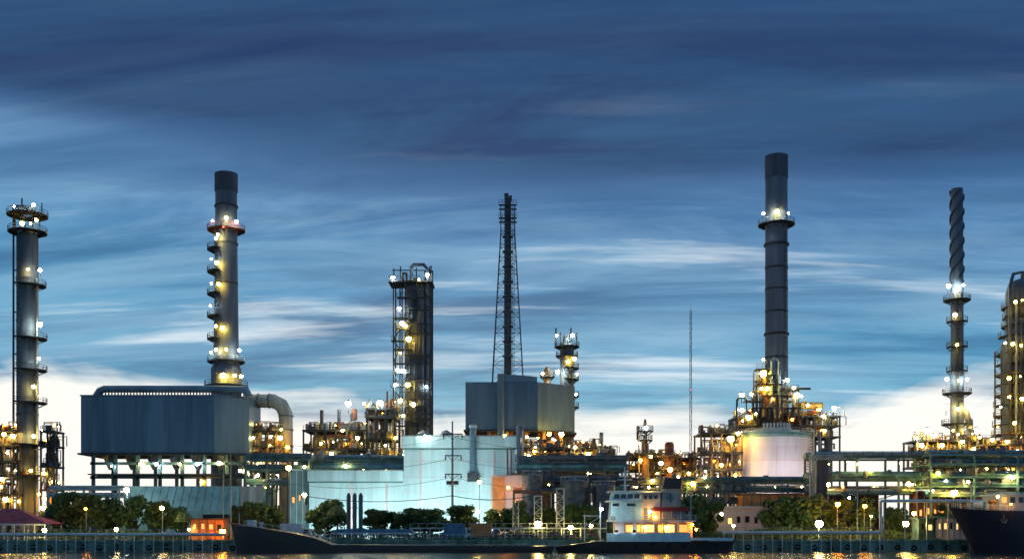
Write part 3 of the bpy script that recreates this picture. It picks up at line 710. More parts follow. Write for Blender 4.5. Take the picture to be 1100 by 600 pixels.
# ------------------------------------------------------------------ long horizontal pipe rack
def rack(label, px0, px1, tiers, d, depth, bay, mcol='teal', mats=('teal','silver','tealdark'), per=5, rad=.28, lamps=(), seed=0, rail=True, name='pipe_rack', boxes=0):
    rnd = random.Random(seed); x0, x1 = X(px0,d), X(px1,d)
    t = thing(name, label, 'pipe rack', ((x0+x1)/2, d+depth/2, GZ)); n = max(1, round((x1-x0)/bay)); zt = Z(tiers[0],d)
    for i in range(n+1):
        x = x0+(x1-x0)*i/n
        for y in (d, d+depth): link('column', MB().box(x-.22,x+.22,y-.22,y+.22,GZ,zt), M[mcol], t, smooth=False)
        if i < n and i % 3 == 1: link('brace', MB().bar((x,d,Z(tiers[-1],d)-3 if Z(tiers[-1],d)-3 > GZ else GZ),(x+(x1-x0)/n,d,Z(tiers[-1],d)-.4),.22), M[mcol], t, smooth=False)
    for py in tiers:
        z = Z(py,d)
        link('long_beam', MB().box(x0,x1,d-.2,d+.2,z-.45,z).box(x0,x1,d+depth-.2,d+depth+.2,z-.45,z), M[mcol], t, smooth=False)
        for i in range(n+1): x = x0+(x1-x0)*i/n; link('cross_beam', MB().box(x-.15,x+.15,d+.2,d+depth-.2,z-.4,z-.03), M[mcol], t, smooth=False)
        for k in range(per):
            y = d+.5+(depth-1)*k/max(1,per-1); r = rad*rnd.uniform(.6,1.6)
            a = x0-.5 if rnd.random()<.8 else x0+(x1-x0)*rnd.random()*.4; b = x1+.5 if rnd.random()<.8 else x1-(x1-x0)*rnd.random()*.4
            link('pipe', MB().tube((a,y,z+r),(b,y,z+r),r,8), M[rnd.choice(mats)], t)
    if rail:
        z = zt+1.0; rb = MB()
        for h in (.6,1.2): rb.bar((x0,d-.1,z+h-1),(x1,d-.1,z+h-1),.1)
        k = 0; x = x0
        while x <= x1: rb.bar((x,d-.1,zt),(x,d-.1,zt+1.2),.1); x += 2.2
        link('railing', rb, M[mcol], t, smooth=False)
    if boxes:
        bb = MB()
        for k in range(boxes):
            x = x0+(x1-x0)*rnd.random(); h = rnd.uniform(.7,2.2); y = d-.3+rnd.random()*2; zb = rnd.choice([Z(p,d) for p in tiers]+[GZ])
            bb.lathe(x,y,[(h*.35,zb),(h*.35,zb+h*.8),(h*.12,zb+h)],8) if rnd.random()<.5 else bb.box(x-h*.4,x+h*.5,y-.3,y+.4,zb,zb+h*.7)
        link('valves', bb, M['steel'], t, kind='stuff')
    for px, py, k, s in lamps: lamp(t, P(px,py,d-1.0), k, s)
    for k in range(int((x1-x0)*len(tiers)*.10)):
        zz = Z(rnd.choice(tiers),d); lamp(t, (x0+(x1-x0)*rnd.random(), d+depth*rnd.uniform(0,.5), zz-rnd.uniform(.8,1.6)), rnd.choice(('warm','yel','cool','warm')), rnd.uniform(.25,.5))
    return t

# ------------------------------------------------------------------ big clad boxes
def clad_face(t, pts, z0, z1, n, m, name='cladding_panel', rise=None):
    (xa, ya), (xb, yb) = pts; dxx, dyy = xb-xa, yb-ya; Lg = math.hypot(dxx, dyy); nx, ny = dyy/Lg, -dxx/Lg
    rz = math.atan2(dyy, dxx); w_ = Lg/n
    me = MB().cbox((0,0,0), w_-.03, .12, z1-z0).mesh(name, m)
    for i in range(n):
        f = (i+.5)/n; inst(name, me, (xa+dxx*f+nx*.07, ya+dyy*f+ny*.07, (z0+z1)/2), t, (0,0,rz))

def box_left():
    d = 290; z0, z1 = Z(486,d), Z(425,d); x0, x1, x2 = X(87,d), X(230,d), X(267.5,d*1.015)
    t = thing('air_preheater', 'long dark blue-grey clad box on legs, left, under a curved pipe', 'industrial unit', ((x0+x1)/2, d+8, GZ))
    link('casing', MB().plan([(x0,d),(x1,d),(x2,d*1.015),(x2,d+18),(x0,d+18)], z0, z1), M['clad'], t, smooth=False)
    clad_face(t, ((x0,d),(x1,d)), z0+.2, z1-.15, 24, M['clad'])
    clad_face(t, ((x1,d),(x2,d*1.015)), z0+.2, z1-.15, 6, M['clad2'])  # lighter cladding paints the right face as catching more light
    link('bottom_flange', MB().plan([(x0-.7,d-.7),(x1+.3,d-.7),(x2+.7,d+3.4),(x2+.7,d+18.5),(x0-.7,d+18.5)], z0-.5, z0-.02), M['dark'], t, smooth=False)
    link('top_flange', MB().plan([(x0-.25,d-.25),(x1+.1,d-.25),(x2+.3,d+4.0),(x2+.3,d+18.2),(x0-.25,d+18.2)], z1+.02, z1+.3), M['clad2'], t, smooth=False)
    r = .95; zp = Z(416.5,d)
    link('header_pipe', MB().path([(X(100,d),d+2,z1),(X(101,d),d+2,zp-1.6),(X(104,d),d+2,zp-.5),(X(109,d),d+2,zp),(X(235,d),d+2,zp),(X(262,d),d+2,zp-.2),(X(266,d),d+2,z1)], r, 14), M['clad2'], t)
    for k in range(46):
        px = 107+k*3.4; link('riser', MB().tube((X(px,d),d+2,z1),(X(px,d),d+2,zp), .19, 6), M['steel'], t)
    # legs and underside frame
    for i, px in enumerate((98,122,146,170,194,218,242,262)):
        for y in (d+1.5, d+16): link('leg', MB().box(X(px,d)-.4,X(px,d)+.4,y-.4,y+.4,GZ,z0-.5), M['tealdark'], t, smooth=False)
    for py in (497, 512): link('beam', MB().box(X(95,d),X(266,d),d+1.1,d+1.9,Z(py,d)-.35,Z(py,d)+.35), M['tealdark'], t, smooth=False)
    for k in range(7):
        a = 98+24*k; link('hopper', MB().lathe(X(a+12,d), d+6, [(.5,Z(503,d)),(.9,Z(500,d)),(2.2,z0-.5)], 8), M['steel'], t)
    link('service_deck', MB().box(X(96,d),X(266,d),d-1.2,d+8,Z(508.5,d)-.3,Z(508.5,d)), M['steel'], t, smooth=False)
    for px, py, k, s in ((151,498,'warm',1.1),(168,498,'cool',.8),(193,498,'warm',1.2),(212,498,'cool',.9),(235,497,'warm',.9),(180,505,'cool',.8),(217,517,'sod',.9),(120,500,'cool',.8),(258,505,'warm',1.)):
        lamp(t, P(px,py,d+0.2), k, s)

def box_mid():
    d = 305; z0, z1 = Z(461,d), Z(410,d); x0, xm, x1, x2 = X(500,d), X(538,d), X(577,d), X(617,d*1.03)
    t = thing('furnace_casing', 'grey-blue clad cube with a pale vertical duct on its front, centre', 'industrial unit', ((x0+x1)/2, d+8, GZ))
    link('casing', MB().plan([(x0,d),(x1,d),(x2,d*1.03),(x2,d+20),(x0,d+20)], z0, z1), M['clad'], t, smooth=False)
    clad_face(t, ((x0,d),(xm-.8,d)), z0+.2, z1-.15, 7, M['clad'])
    clad_face(t, ((xm+.8,d),(x1,d)), z0+.2, z1-.15, 7, M['clad'])
    clad_face(t, ((x1,d),(x2,d*1.03)), z0+.2, z1-.15, 8, M['clad'])
    # sloping hood on the right half
    hz = Z(401.5,d)
    link('hood', MB().prism([(X(536,d),z1+.05),(X(577,d),z1+.05),(X(577,d),Z(404.5,d)),(X(570,d),Z(403.5,d)),(X(543,d),hz),(X(536,d),hz)], d+.1, d+15), M['clad2'], t, smooth=False)
    link('vertical_duct', MB().path([(X(538,d),d-.9,Z(492,d)),(X(538,d),d-.9,Z(402,d))], 1.0, 12), M['clad2'], t)
    link('bottom_flange', MB().plan([(x0-.5,d-.5),(x1+.3,d-.5),(x2+.6,d*1.03-.5),(x2+.6,d+20.5),(x0-.5,d+20.5)], z0-.5, z0-.02), M['dark'], t, smooth=False)
    for px in (505, 525, 545, 565, 585, 603):
        for y in (d+1.5, d+18): link('leg', MB().box(X(px,d)-.4,X(px,d)+.4,y-.4,y+.4,GZ,z0-.5), M['brown'], t, smooth=False)
    for py in (474, 488): link('beam', MB().box(X(503,d),X(606,d),d+1.1,d+1.9,Z(py,d)-.3,Z(py,d)+.3), M['brown'], t, smooth=False)
    for k in range(6): link('burner', MB().lathe(X(510+k*18,d), d+5, [(.9,Z(472,d)),(1.0,Z(466,d)),(1.6,z0-.5)], 10), M['rust'], t)
    for px, py, k, s in ((526,470,'warm',.9),(542,468,'yel',1.1),(578,470,'yel',.9),(590,466,'yel',1.2),(603,466,'yel',1.2),(566,469,'warm',.9),(596,480,'sod',1.3),(603,482,'yel',1.2),(585,485,'yel',.9),(612,480,'warm',1.),(548,483,'warm',.9)):
        lamp(t, P(px,py,d-1.2), k, s)

def duct_left():
    d = 300; zt = Z(428.5,d); r = S(7.4,d)
    t = thing('flue_duct', 'pale bent duct arching down beside the long blue-grey box', 'duct', (X(303,d), d+4, GZ))
    pts = [(X(262,d),d+4,zt),(X(290,d),d+4,zt),(X(299,d),d+4,zt-1.2),(X(303.5,d),d+4,zt-3.6),(X(304,d),d+4,Z(465,d)),(X(304,d),d+4,GZ)]
    link('duct', MB().path(pts, r, 16), M['pale'], t)
    for px in (274, 286): link('flange', MB().path([(X(px,d)-.15,d+4,zt),(X(px,d)+.15,d+4,zt)], r*1.12, 16), M['steel'], t)
    for py in (445, 460, 478): link('flange', MB().path([(X(304,d),d+4,Z(py,d)-.15),(X(304,d),d+4,Z(py,d)+.15)], r*1.12, 16), M['steel'], t)

# ------------------------------------------------------------------ white tank
def white_tank():
    d = 285; cx, R = X(840,d), S(42.5,d); cy = d+R
    d2 = d
    zb, zt = Z(517,d), Z(466,d)
    t = thing('storage_tank', 'big pinkish-white round tank with domed teal roof below the tallest chimney', 'tank', (cx, cy, GZ))
    n = 40
    course = [(GZ+.6, zb), (zb+.03, (zb+zt)/2-.6), ((zb+zt)/2-.57, (zb+zt)/2+3), ((zb+zt)/2+3.03, zt)]
    for a, b in course: link('shell_course', MB().lathe(cx, cy, [(R,a),(R,b)], 48), M['tank'], t)
    for z in (zb+.0, (zb+zt)/2-.58, (zb+zt)/2+3.02): link('stiffener_ring', MB().lathe(cx, cy, [(R,z-.1),(R+.18,z-.1),(R+.18,z+.1),(R,z+.1)], 48), M['pinkw'], t)
    link('roof', MB().lathe(cx, cy, [(R+.25,zt-.5),(R+.25,zt+.1),(R*.85,zt+1.0),(R*.5,zt+2.0),(R*.12,zt+2.5)], 48), M['roofteal'], t)
    platform(t, cx, cy, R*.9, R+.6, zt+.55, m='teal', rail='silver', n=56)
    for k in range(9):
        a = -PI/2 + (k-4)*.16; x, y = cx+R*.55*math.cos(a), cy+R*.55*math.sin(a)
        link('roof_vent', MB().lathe(x, y, [(.28,zt+1.2),(.28,zt+3.0),(.45,zt+3.1),(.1,zt+3.5)], 8), M['white'], t)
    st = MB()
    for k in range(34):
        a = -PI*.42 + k*.022; z = GZ+1+(zt-GZ-1)*k/34; st.cbox((cx+(R+.5)*math.cos(a), cy+(R+.5)*math.sin(a), z), .5, .9, .1, a)
    link('spiral_stair', st, M['dark'], t)
    for a in (-.75,-.3,.15,.6):
        x, y = cx+(R+14)*math.sin(a), cy-(R+14)*math.cos(a)*1.0; ux, uy = (cx-x)/(R+14), (cy-y)/(R+14)
        o = link('floodlight', MB().cbox((x-ux*.2,y-uy*.2,Z(517,d)+.6),1.2,.3,.9,math.atan2(-ux,uy)).bar((x-ux*.2,y-uy*.2,GZ),(x-ux*.2,y-uy*.2,Z(517,d)+.2),.2), M['dark'], t, smooth=False)
        link('lens', MB().cbox((x,y,Z(517,d)+.6),1.1,.06,.8,math.atan2(-ux,uy)), M['washp'], o, smooth=False)
    for px in (878, 888): link('riser_pipe', MB().path([(X(px,d),d-1.2+(abs(px-836)/37)**2*4,GZ),(X(px,d),d-1.2+(abs(px-836)/37)**2*4,Z(462,d))], .35 if px>850 else .2, 8), M['pale' if px<880 else 'stack'], t)

# ------------------------------------------------------------------ white building
def white_building():
    d = 262
    t = thing('turbine_hall', 'pale cyan flat-roofed hall of two heights with parapet, left of centre', 'building', (X(440,d), d+10, GZ))
    xl, xm, xr = X(332,d), X(434,d), X(554,d)
    zl, zu = Z(506,d), Z(469.5,d)
    link('wall', MB().box(xl,xm,d,d+22,GZ,zl).box(xm,xr,d-.6,d+24,GZ,zu), M['cyan'], t, smooth=False)
    def face(x0, x1, z0, z1, y, n, name, m, gap=.1, th=.14):
        w_ = (x1-x0)/n; me = MB().box(gap/2,w_-gap/2,0,th,0,z1-z0).mesh(name, m)
        for i in range(n): inst(name, me, (x0+w_*i, y-th, z0), t)
    # wall panels in two rows, parapet panels
    for (x0,x1,zt,y,n) in ((xl,xm,Z(517,d),d,6),(xm,xr,Z(481.5,d),d-.6,8)):
        face(x0, x1, GZ, zt, y, n, 'wall_panel', M['cyan'])
    face(xl-.3, xm-.1, Z(516.5,d), zl+.15, d-.55, 8, 'parapet_panel', M['cyan'])
    face(xm-.4, xr+.3, Z(481,d), zu+.15, d-1.15, 9, 'parapet_panel', M['cyan'])
    link('soffit', MB().box(xl-.3,xm-.2,d-.5,d,Z(516.8,d)-.3,Z(516.8,d)).box(xm-.4,xr+.3,d-1.1,d-.6,Z(481.3,d)-.3,Z(481.3,d)), M['teal'], t, smooth=False)
    link('capping', MB().box(xl-.4,xm-.4,d-.85,d+.2,zl+.16,zl+.4).box(xm-.6,xr+.4,d-1.45,d-.2,zu+.16,zu+.4), M['silver'], t, smooth=False)
    for px, y, pt in ((378,d,519),(415.5,d,519),(452,d-.6,484),(531,d-.6,484)):
        link('pilaster', MB().box(X(px,d)-.25,X(px,d)+.25,y-.42,y-.14,GZ,Z(pt,d)), M['pinkw'], t, smooth=False)
    for py in (495, 512, 528): link('conduit', MB().box(xm,xr,d-.86,d-.74,Z(py,d)-.05,Z(py,d)+.05), M['pinkw'], t, smooth=False)
    for px in (545, 549): link('downpipe', MB().tube((X(px,d),d-.95,GZ),(X(px,d),d-.95,Z(482,d)),.12,8), M['red'], t)
    link('roof_cowl', MB().lathe(X(452,d),d+6,[(1.0,zu),(1.0,zu+1),(1.7,zu+1.2),(.3,zu+2.2)],14).lathe(X(478,d),d+6,[(1.0,zu),(1.0,zu+1),(1.7,zu+1.2),(.3,zu+2.2)],14), M['silver'], t)
    def washer(x, y, z, power_mat='wash', wd=1.2):
        o = link('floodlight', MB().box(x-wd/2,x+wd/2,y-.35,y-.05,z-.1,z+.8).bar((x,y-.2,GZ),(x,y-.2,z),.2), M['dark'], t, smooth=False)
        link('lens', MB().box(x-wd/2+.05,x+wd/2-.05,y-.04,y+.0,z-.02,z+.72), M[power_mat], o, smooth=False)
    for px in (343, 362, 388, 412, 436, 462, 490, 516, 524): washer(X(px,d-14), d-14, GZ+1.0)
    # flue on the front
    t2 = thing('exhaust_stack', 'blue-grey exhaust stack on the front of the pale cyan hall, dark foot', 'chimney', (X(508.5,d), d-2.2, Z(516,d)))
    x = X(508.5,d); r = S(3.4,d)
    link('pipe', MB().lathe(x,d-2.2,[(r,Z(510,d)),(r,Z(459,d)),(r*.7,Z(459,d))],14), M['clad2'], t2)
    link('cap', MB().lathe(x,d-2.2,[(r*1.2,Z(460,d)),(r*1.25,Z(457.5,d)),(r*.6,Z(456.5,d))],14), M['white'], t2)
    link('foot', MB().box(x-1.3,x+1.3,d-3.4,d-.75,Z(517,d),Z(508,d)), M['dark'], t2, smooth=False)
    link('bracket', MB().box(x-.5,x+.5,d-1.6,d-.74,Z(490,d)-.2,Z(490,d)+.2), M['dark'], t2, smooth=False)
    t3 = thing('exhaust_stack', 'slim hooked grey stack rising at the right corner of the cyan hall', 'chimney', (X(557,d), d-1.5, GZ))
    link('pipe', MB().path([(X(557,d),d-1.5,GZ),(X(557,d),d-1.5,Z(460,d)),(X(559.5,d),d-1.5,Z(457,d)),(X(562,d),d-1.5,Z(460,d))],S(2.6,d),12), M['clad2'], t3)
    link('thin_pipe', MB().tube((X(561.5,d),d-1.5,GZ),(X(561.5,d),d-1.5,Z(462,d)),.22,8), M['white'], t3)
    # annex with rust door and tilted orange roof
    da = 252
    t4 = thing('loading_shed', 'orange lit shed with slanting roof against the right corner of the cyan hall', 'shed', (X(552,da), da+3, GZ))
    link('wall', MB().prism([(X(527,da),GZ),(X(573,da),GZ),(X(573,da),Z(524,da)),(X(566,da),Z(510,da)),(X(527,da),Z(510,da))], da, da+6), M['pinkw'], t4, smooth=False)
    link('shutter', MB().box(X(529,da),X(541.5,da),da-.25,da-.02,GZ,Z(512,da)), M['orange'], t4, smooth=False)
    rp = MB(); rp.add([(X(552,da),da-.3,Z(526,da)),(X(577,da),da-.3,Z(526,da)),(X(568,da),da+5,Z(507.5,da)),(X(550,da),da+5,Z(507.5,da)),
                       (X(552,da),da-.3,Z(525,da)),(X(577,da),da-.3,Z(525,da)),(X(568,da),da+5,Z(506.5,da)),(X(550,da),da+5,Z(506.5,da))],
                      [(0,3,2,1),(4,5,6,7),(0,1,5,4),(1,2,6,5),(2,3,7,6),(3,0,4,7)]); link('roof', rp, M['orange'], t4, smooth=False)
    for px in (553.5,560,567): link('window', MB().box(X(px,da),X(px+4,da),da-.14,da-.02,Z(548,da),Z(536,da)), M['winl'], t4, smooth=False)
    lamp(t4, P(546,523,da-4), 'sod', .55); lamp(t4, P(563,531,da-3), 'warm', .5)
    lamp(t, P(457,468,d-3.4), 'cool', .6)

# ------------------------------------------------------------------ power pole and wires
def power_pole():
    d = 240; x = X(486,d)
    t = thing('power_pole', 'tall concrete power pole with three crossarms before the cyan hall', 'power pole', (x, d, GZ))
    link('pole', MB().path([(x,d,GZ),(x,d,Z(452,d))],[.34,.16],8), M['concrete'], t)
    for py, a, b in ((466,476,497),(489,478,496),(509,478,496)):
        z = Z(py,d); arm = link('crossarm', MB().box(X(a,d),X(b,d),d-.45,d-.2,z-.12,z+.12).bar((X(a+3,d),d-.3,z),(x,d-.3,z-1.2),.1).bar((X(b-3,d),d-.3,z),(x,d-.3,z-1.2),.1), M['dark'], t, smooth=False)
        for px in (a+.6, b-.6): link('insulator', MB().lathe(X(px,d),d-.32,[(.07,z-.9),(.2,z-.8),(.1,z-.6),(.2,z-.5),(.1,z-.3),(.07,z-.1)],8), M['steel'], arm)
    link('arm_head', MB().path([(x,d,Z(466,d)),(X(480,d),d-.3,Z(462,d)),(X(474,d),d-.3,Z(464,d))],.08,5), M['dark'], t)
    for px in (482.5, 489.5):  # floodlights added to the pole to even the light on the hall
        o = link('floodlight', MB().box(X(px,d)-.6,X(px,d)+.6,d+.1,d+.5,Z(520,d),Z(516,d)).box(x-.9,x+.9,d+.2,d+.3,Z(521,d)-.1,Z(521,d)), M['dark'], t, smooth=False)
        link('lens', MB().box(X(px,d)-.55,X(px,d)+.55,d+.51,d+.55,Z(519.6,d),Z(516.4,d)), M['wash'], o, smooth=False)
    def wire(a, b, sag, label, r=.045):
        a, b = Vector(a), Vector(b); pts = []
        for i in range(13):
            f = i/12; p = a.lerp(b,f); p.z -= sag*4*f*(1-f); pts.append(p)
        o = link('power_line', MB().path(pts, r, 4), M['dark']); tag(o, label, 'cable', 'power lines in front of the hall')
    for k, (py, l) in enumerate(((466,'top'),(489,'middle'),(509,'lowest'))):
        wire((x-1.2,d-.4,Z(py,d)-.9),(X(300,d),d+8,Z(py+8,d)), 1.6, 'thin wire from the %s crossarm of the power pole leading left' % l)
        wire((x+1.2,d-.4,Z(py,d)-.9),(X(660,d),d+8,Z(py+10,d)), 1.6, 'thin wire from the %s crossarm of the power pole leading right' % l)
    wire((x,d-.4,Z(532,d)),(X(325,d),d,Z(532,d)), 1.3, 'thick low cable sagging left from the power pole', .11)
    wire((x,d-.4,Z(532,d)),(X(575,d),d,Z(531,d)), 1.0, 'thick low cable sagging right from the power pole', .11)

def mast():
    d = 380; x = X(742,d)
    t = thing('radio_mast', 'hair-thin lattice radio mast standing alone against the sky, right of centre', 'mast', (x, d, GZ))
    z1 = Z(333,d); w_ = .55
    for k in range(3):
        a = 2*PI*k/3+.5; link('leg', MB().bar((x+w_*math.cos(a),d+w_*math.sin(a),GZ),(x+w_*.6*math.cos(a),d+w_*.6*math.sin(a),z1),.14), M['steel'], t, smooth=False)
    lb = MB(); z = GZ; k = 0
    while z < z1-1.6:
        a, b = 2*PI*(k%3)/3+.5, 2*PI*((k+1)%3)/3+.5; lb.bar((x+w_*.8*math.cos(a),d+w_*.8*math.sin(a),z),(x+w_*.8*math.cos(b),d+w_*.8*math.sin(b),z+1.6),.1); z += 1.6; k += 1
    link('lacing', lb, M['steel'], t, smooth=False)
    link('aerial', MB().bar((x,d,z1),(x,d,z1+2),.08), M['dark'], t); lamp(t, P(742,418,d-1), 'redl', .35)

# ------------------------------------------------------------------ ships
def hull_loft(secs, n=7):
    """secs: (x_deck, x_keel, z_deck, half_deck, half_keel, y_centre) ; returns MB"""
    mb = MB(); rings = []
    for xd, xk, zd, hd, hk, yc in secs:
        ring = []; zk = -2.2
        for s_ in (-1, 1):
            seg = []
            for i in range(n):
                f = i/(n-1); z = zd+(zk-zd)*f; xx = xd+(xk-xd)*(f**.9); hh = hd+(hk-hd)*(f**1.6); seg.append((xx, yc+s_*hh, z))
            ring += seg if s_ < 0 else seg[::-1]
        rings.append(ring)
    m = 2*n; vs = [v for r in rings for v in r]; fs = []
    for i in range(len(rings)-1):
        for j in range(m): fs.append((i*m+j, (i+1)*m+j, (i+1)*m+(j+1)%m, i*m+(j+1)%m))
    fs.append(tuple(range(m))); fs.append(tuple(range((len(rings)-1)*m+m-1, (len(rings)-1)*m-1, -1)))
    return mb.add(vs, fs)
def railing_line(parent, x0, x1, y, z, h=1.0, step=1.5, m='white', name='railing'):
    rb = MB()
    for q in (.5, 1): rb.bar((x0,y,z+h*q),(x1,y,z+h*q),.06)
    n = max(1,int((x1-x0)/step))
    for k in range(n+1): x = x0+(x1-x0)*k/n; rb.bar((x,y,z),(x,y,z+h),.07)
    return link(name, rb, M[m], parent, smooth=False)

def ship_mid():
    d = 203; yc = d+4; X_ = lambda p: X(p,d); Z_ = lambda p: Z(p,d)
    t = thing('coastal_tanker', 'black-hulled ship with pale blue bridge, red awning and black-topped funnel', 'ship', (X_(695), yc, 0))
    link('hull', hull_loft([(X_(596),X_(606),Z_(587),.3,.1,yc),(X_(612),X_(616),Z_(585),2.2,1.2,yc),(X_(640),X_(640),Z_(581),3.8,3.2,yc),(X_(740),X_(740),Z_(580),4,3.6,yc),(X_(784),X_(780),Z_(579.5),3.4,2.6,yc),(X_(792),X_(784),Z_(579),2.4,1.2,yc)]), M['hull'], t)
    link('bulwark', MB().box(X_(652),X_(742),d-.05,d+.15,Z_(581.5),Z_(572)).box(X_(742),X_(788),d+.3,d+.45,Z_(580.5),Z_(577)), M['shipcyan'], t, smooth=False)
    link('rubbing_strake', MB().box(X_(640),X_(780),d-.25,d-.06,Z_(581.8)-.12,Z_(581.8)+.1), M['tyre'], t, smooth=False)
    link('deck_house', MB().box(X_(662),X_(745),d+1.2,d+6.5,Z_(580),Z_(559)), M['pinkw'], t, smooth=False)
    for px, w_, m in ((672,9,'winl'),(684,5,'winl'),(692,12,'winw'),(707,5,'winl'),(714,12,'winw'),(730,10,'winl')):
        fr = link('window', MB().box(X_(px),X_(px+w_),d+1.0,d+1.19,Z_(572),Z_(562)), M['brown'], t, smooth=False)
        link('pane', MB().box(X_(px+.7),X_(px+w_-.7),d+.95,d+1.0,Z_(571),Z_(563)), M[m], fr, smooth=False)
    link('boat_deck', MB().box(X_(655),X_(748),d+.3,d+7.5,Z_(559.2)-.1,Z_(558)), M['white'], t, smooth=False)
    railing_line(t, X_(690), X_(748), d+.4, Z_(558), .9)
    for px in (690,703,716,729,742): link('stanchion', MB().bar((X_(px),d+.5,Z_(572)),(X_(px),d+.5,Z_(559)),.14), M['shipcyan'], t)
    link('bridge_block', MB().prism([(X_(656),Z_(558)),(X_(690),Z_(558)),(X_(690),Z_(537)),(X_(658),Z_(537))], d+1, d+6.5), M['shipcyan'], t, smooth=False)
    wh = link('wheelhouse', MB().prism([(X_(657),Z_(537)),(X_(690),Z_(537)),(X_(690),Z_(528)),(X_(659),Z_(528))], d+1.4, d+6), M['shipcyan'], t, smooth=False)
    for k in range(4): link('window', MB().box(X_(660.5+k*7.3),X_(666+k*7.3),d+1.32,d+1.39,Z_(534.5),Z_(530)), M['glass'], wh, smooth=False)
    for px in (658.5, 674): link('window', MB().box(X_(px),X_(px+(7 if px<670 else 9)),d+.9,d+.99,Z_(543),Z_(540)), M['glass'], t, smooth=False)
    link('bridge_roof', MB().box(X_(655),X_(692),d+.8,d+6.6,Z_(528),Z_(526.3)), M['white'], t, smooth=False)
    link('bridge_wing', MB().box(X_(653),X_(692),d+.2,d+7.2,Z_(538.2),Z_(536.8)), M['white'], t, smooth=False)
    aft = link('accommodation', MB().box(X_(690.2),X_(711),d+2,d+6.2,Z_(558),Z_(528)), M['pinkw'], t, smooth=False)
    for px in (693,698.5,704): link('window', MB().box(X_(px),X_(px+3.5),d+1.9,d+1.99,Z_(535),Z_(531)), M['glass'], aft, smooth=False)
    for px in (693,700): link('door', MB().box(X_(px),X_(px+4),d+1.9,d+1.99,Z_(557),Z_(545)), M['stack'], aft, smooth=False)
    link('canopy_roof', MB().box(X_(689),X_(712),d+1,d+6.6,Z_(528.2),Z_(526.6)), M['white'], t, smooth=False)
    link('awning', MB().prism([(X_(701),Z_(548.5)),(X_(742),Z_(548.5)),(X_(740),Z_(544)),(X_(703),Z_(544))], d+.6, d+7), M['awning'], t, smooth=False)
    link('engine_casing', MB().box(X_(712),X_(738),d+2,d+6,Z_(558),Z_(548.5)), M['clad'], t, smooth=False)
    for px in (702,712,722,732,741): link('awning_post', MB().bar((X_(px),d+.8,Z_(558)),(X_(px),d+.8,Z_(548.5)),.12), M['white'], t)
    link('funnel', MB().prism([(X_(712),Z_(544)),(X_(733),Z_(544)),(X_(732.5),Z_(524)),(X_(713.5),Z_(524))], d+2.2, d+5.6), M['pale'], t, smooth=False)
    link('funnel_emblem', MB().box(X_(721),X_(723),d+2.1,d+2.19,Z_(539),Z_(529)).box(X_(718),X_(726),d+2.11,d+2.18,Z_(535),Z_(533.6)), M['stack'], t, smooth=False)
    link('funnel_cap', MB().prism([(X_(713.5),Z_(524)),(X_(733),Z_(524)),(X_(734.5),Z_(512.5)),(X_(716),Z_(512.5))], d+2.1, d+5.7), M['hull'], t, smooth=False)
    mz = link('signal_mast', MB().path([(X_(673),d+3,Z_(527)),(X_(673),d+3,Z_(500))],[.22,.12],8), M['white'], t)
    for py, h in ((507,6),(514,8),(520,5)): link('yard', MB().bar((X_(673-h),d+3,Z_(py)),(X_(673+h),d+3,Z_(py)),.16), M['shipcyan'], mz)
    link('radar', MB().box(X_(667),X_(676),d+2.4,d+2.9,Z_(511),Z_(509)), M['white'], mz, smooth=False)
    link('aft_mast', MB().bar((X_(745),d+3,Z_(560)),(X_(745),d+3,Z_(518)),.12), M['white'], t)
    for px, py, k, s in ((697,523,'warm',.75),(698,549,'warm',.7),(693,566,'yel',1.),(716,566,'yel',1.),(744,563,'sod',1.1),(748,568,'sod',.9),(704,555,'sod',.7)):
        lamp(t, P(px,py,d+.3), k, s*.62)
    for k in range(8): link('tyre_fender', MB().torus((X_(650+k*17),d-.32,Z_(584.5)),.34,.14), M['tyre'], t)
    for px in (648, 760): link('mooring_rope', MB().path([(X_(px),d+.4,Z_(580)),(X_(px-6),d+9.5,Z_(582)),(X_(px-9),216,GZ)],.06,4), M['white'], t, smooth=False)
    for px in (655, 699, 726): link('life_ring', MB().torus((X_(px) if px > 660 else X_(659),d+.25 if px>660 else d+.9,Z_(556)),.3,.09), M['orange'], t)
    fm = link('foremast', MB().bar((X_(645),d+.6,Z_(581)),(X_(645),d+.6,Z_(538)),.18).bar((X_(645),d+.6,Z_(541)),(X_(646),d-2.0,Z_(541)),.12), M['white'], t)
    lamp(t, P(646,546,d-2.2), 'cool', 1.15)
    for px, yy, zz in ((662,d-.15,Z_(571)),(681,d-.15,Z_(571))):  # small floods added on the bulwark to brighten the bridge front
        o = link('floodlight', MB().box(X_(px)-.3,X_(px)+.3,yy-.22,yy-.04,zz-.05,zz+.42), M['dark'], t, smooth=False)
        link('lens', MB().box(X_(px)-.26,X_(px)+.26,yy-.035,yy,zz,zz+.38), M['wash2'], o, smooth=False)
    gt = thing('gantry', 'small white gangway frame standing at the left side of the ship bridge', 'gantry', (X(636,211), 211, 0))
    for px in (628,645): link('post', MB().bar((X(px,211),211,-.5),(X(px,211),211,Z(552,211)),.2), M['white'], gt)
    link('deck', MB().box(X(627,211),X(646,211),210.6,212.5,Z(553,211)-.2,Z(553,211)), M['white'], gt, smooth=False)
    link('brace', MB().bar((X(628,211),211,Z(565,211)),(X(645,211),211,Z(554,211)),.12), M['white'], gt)

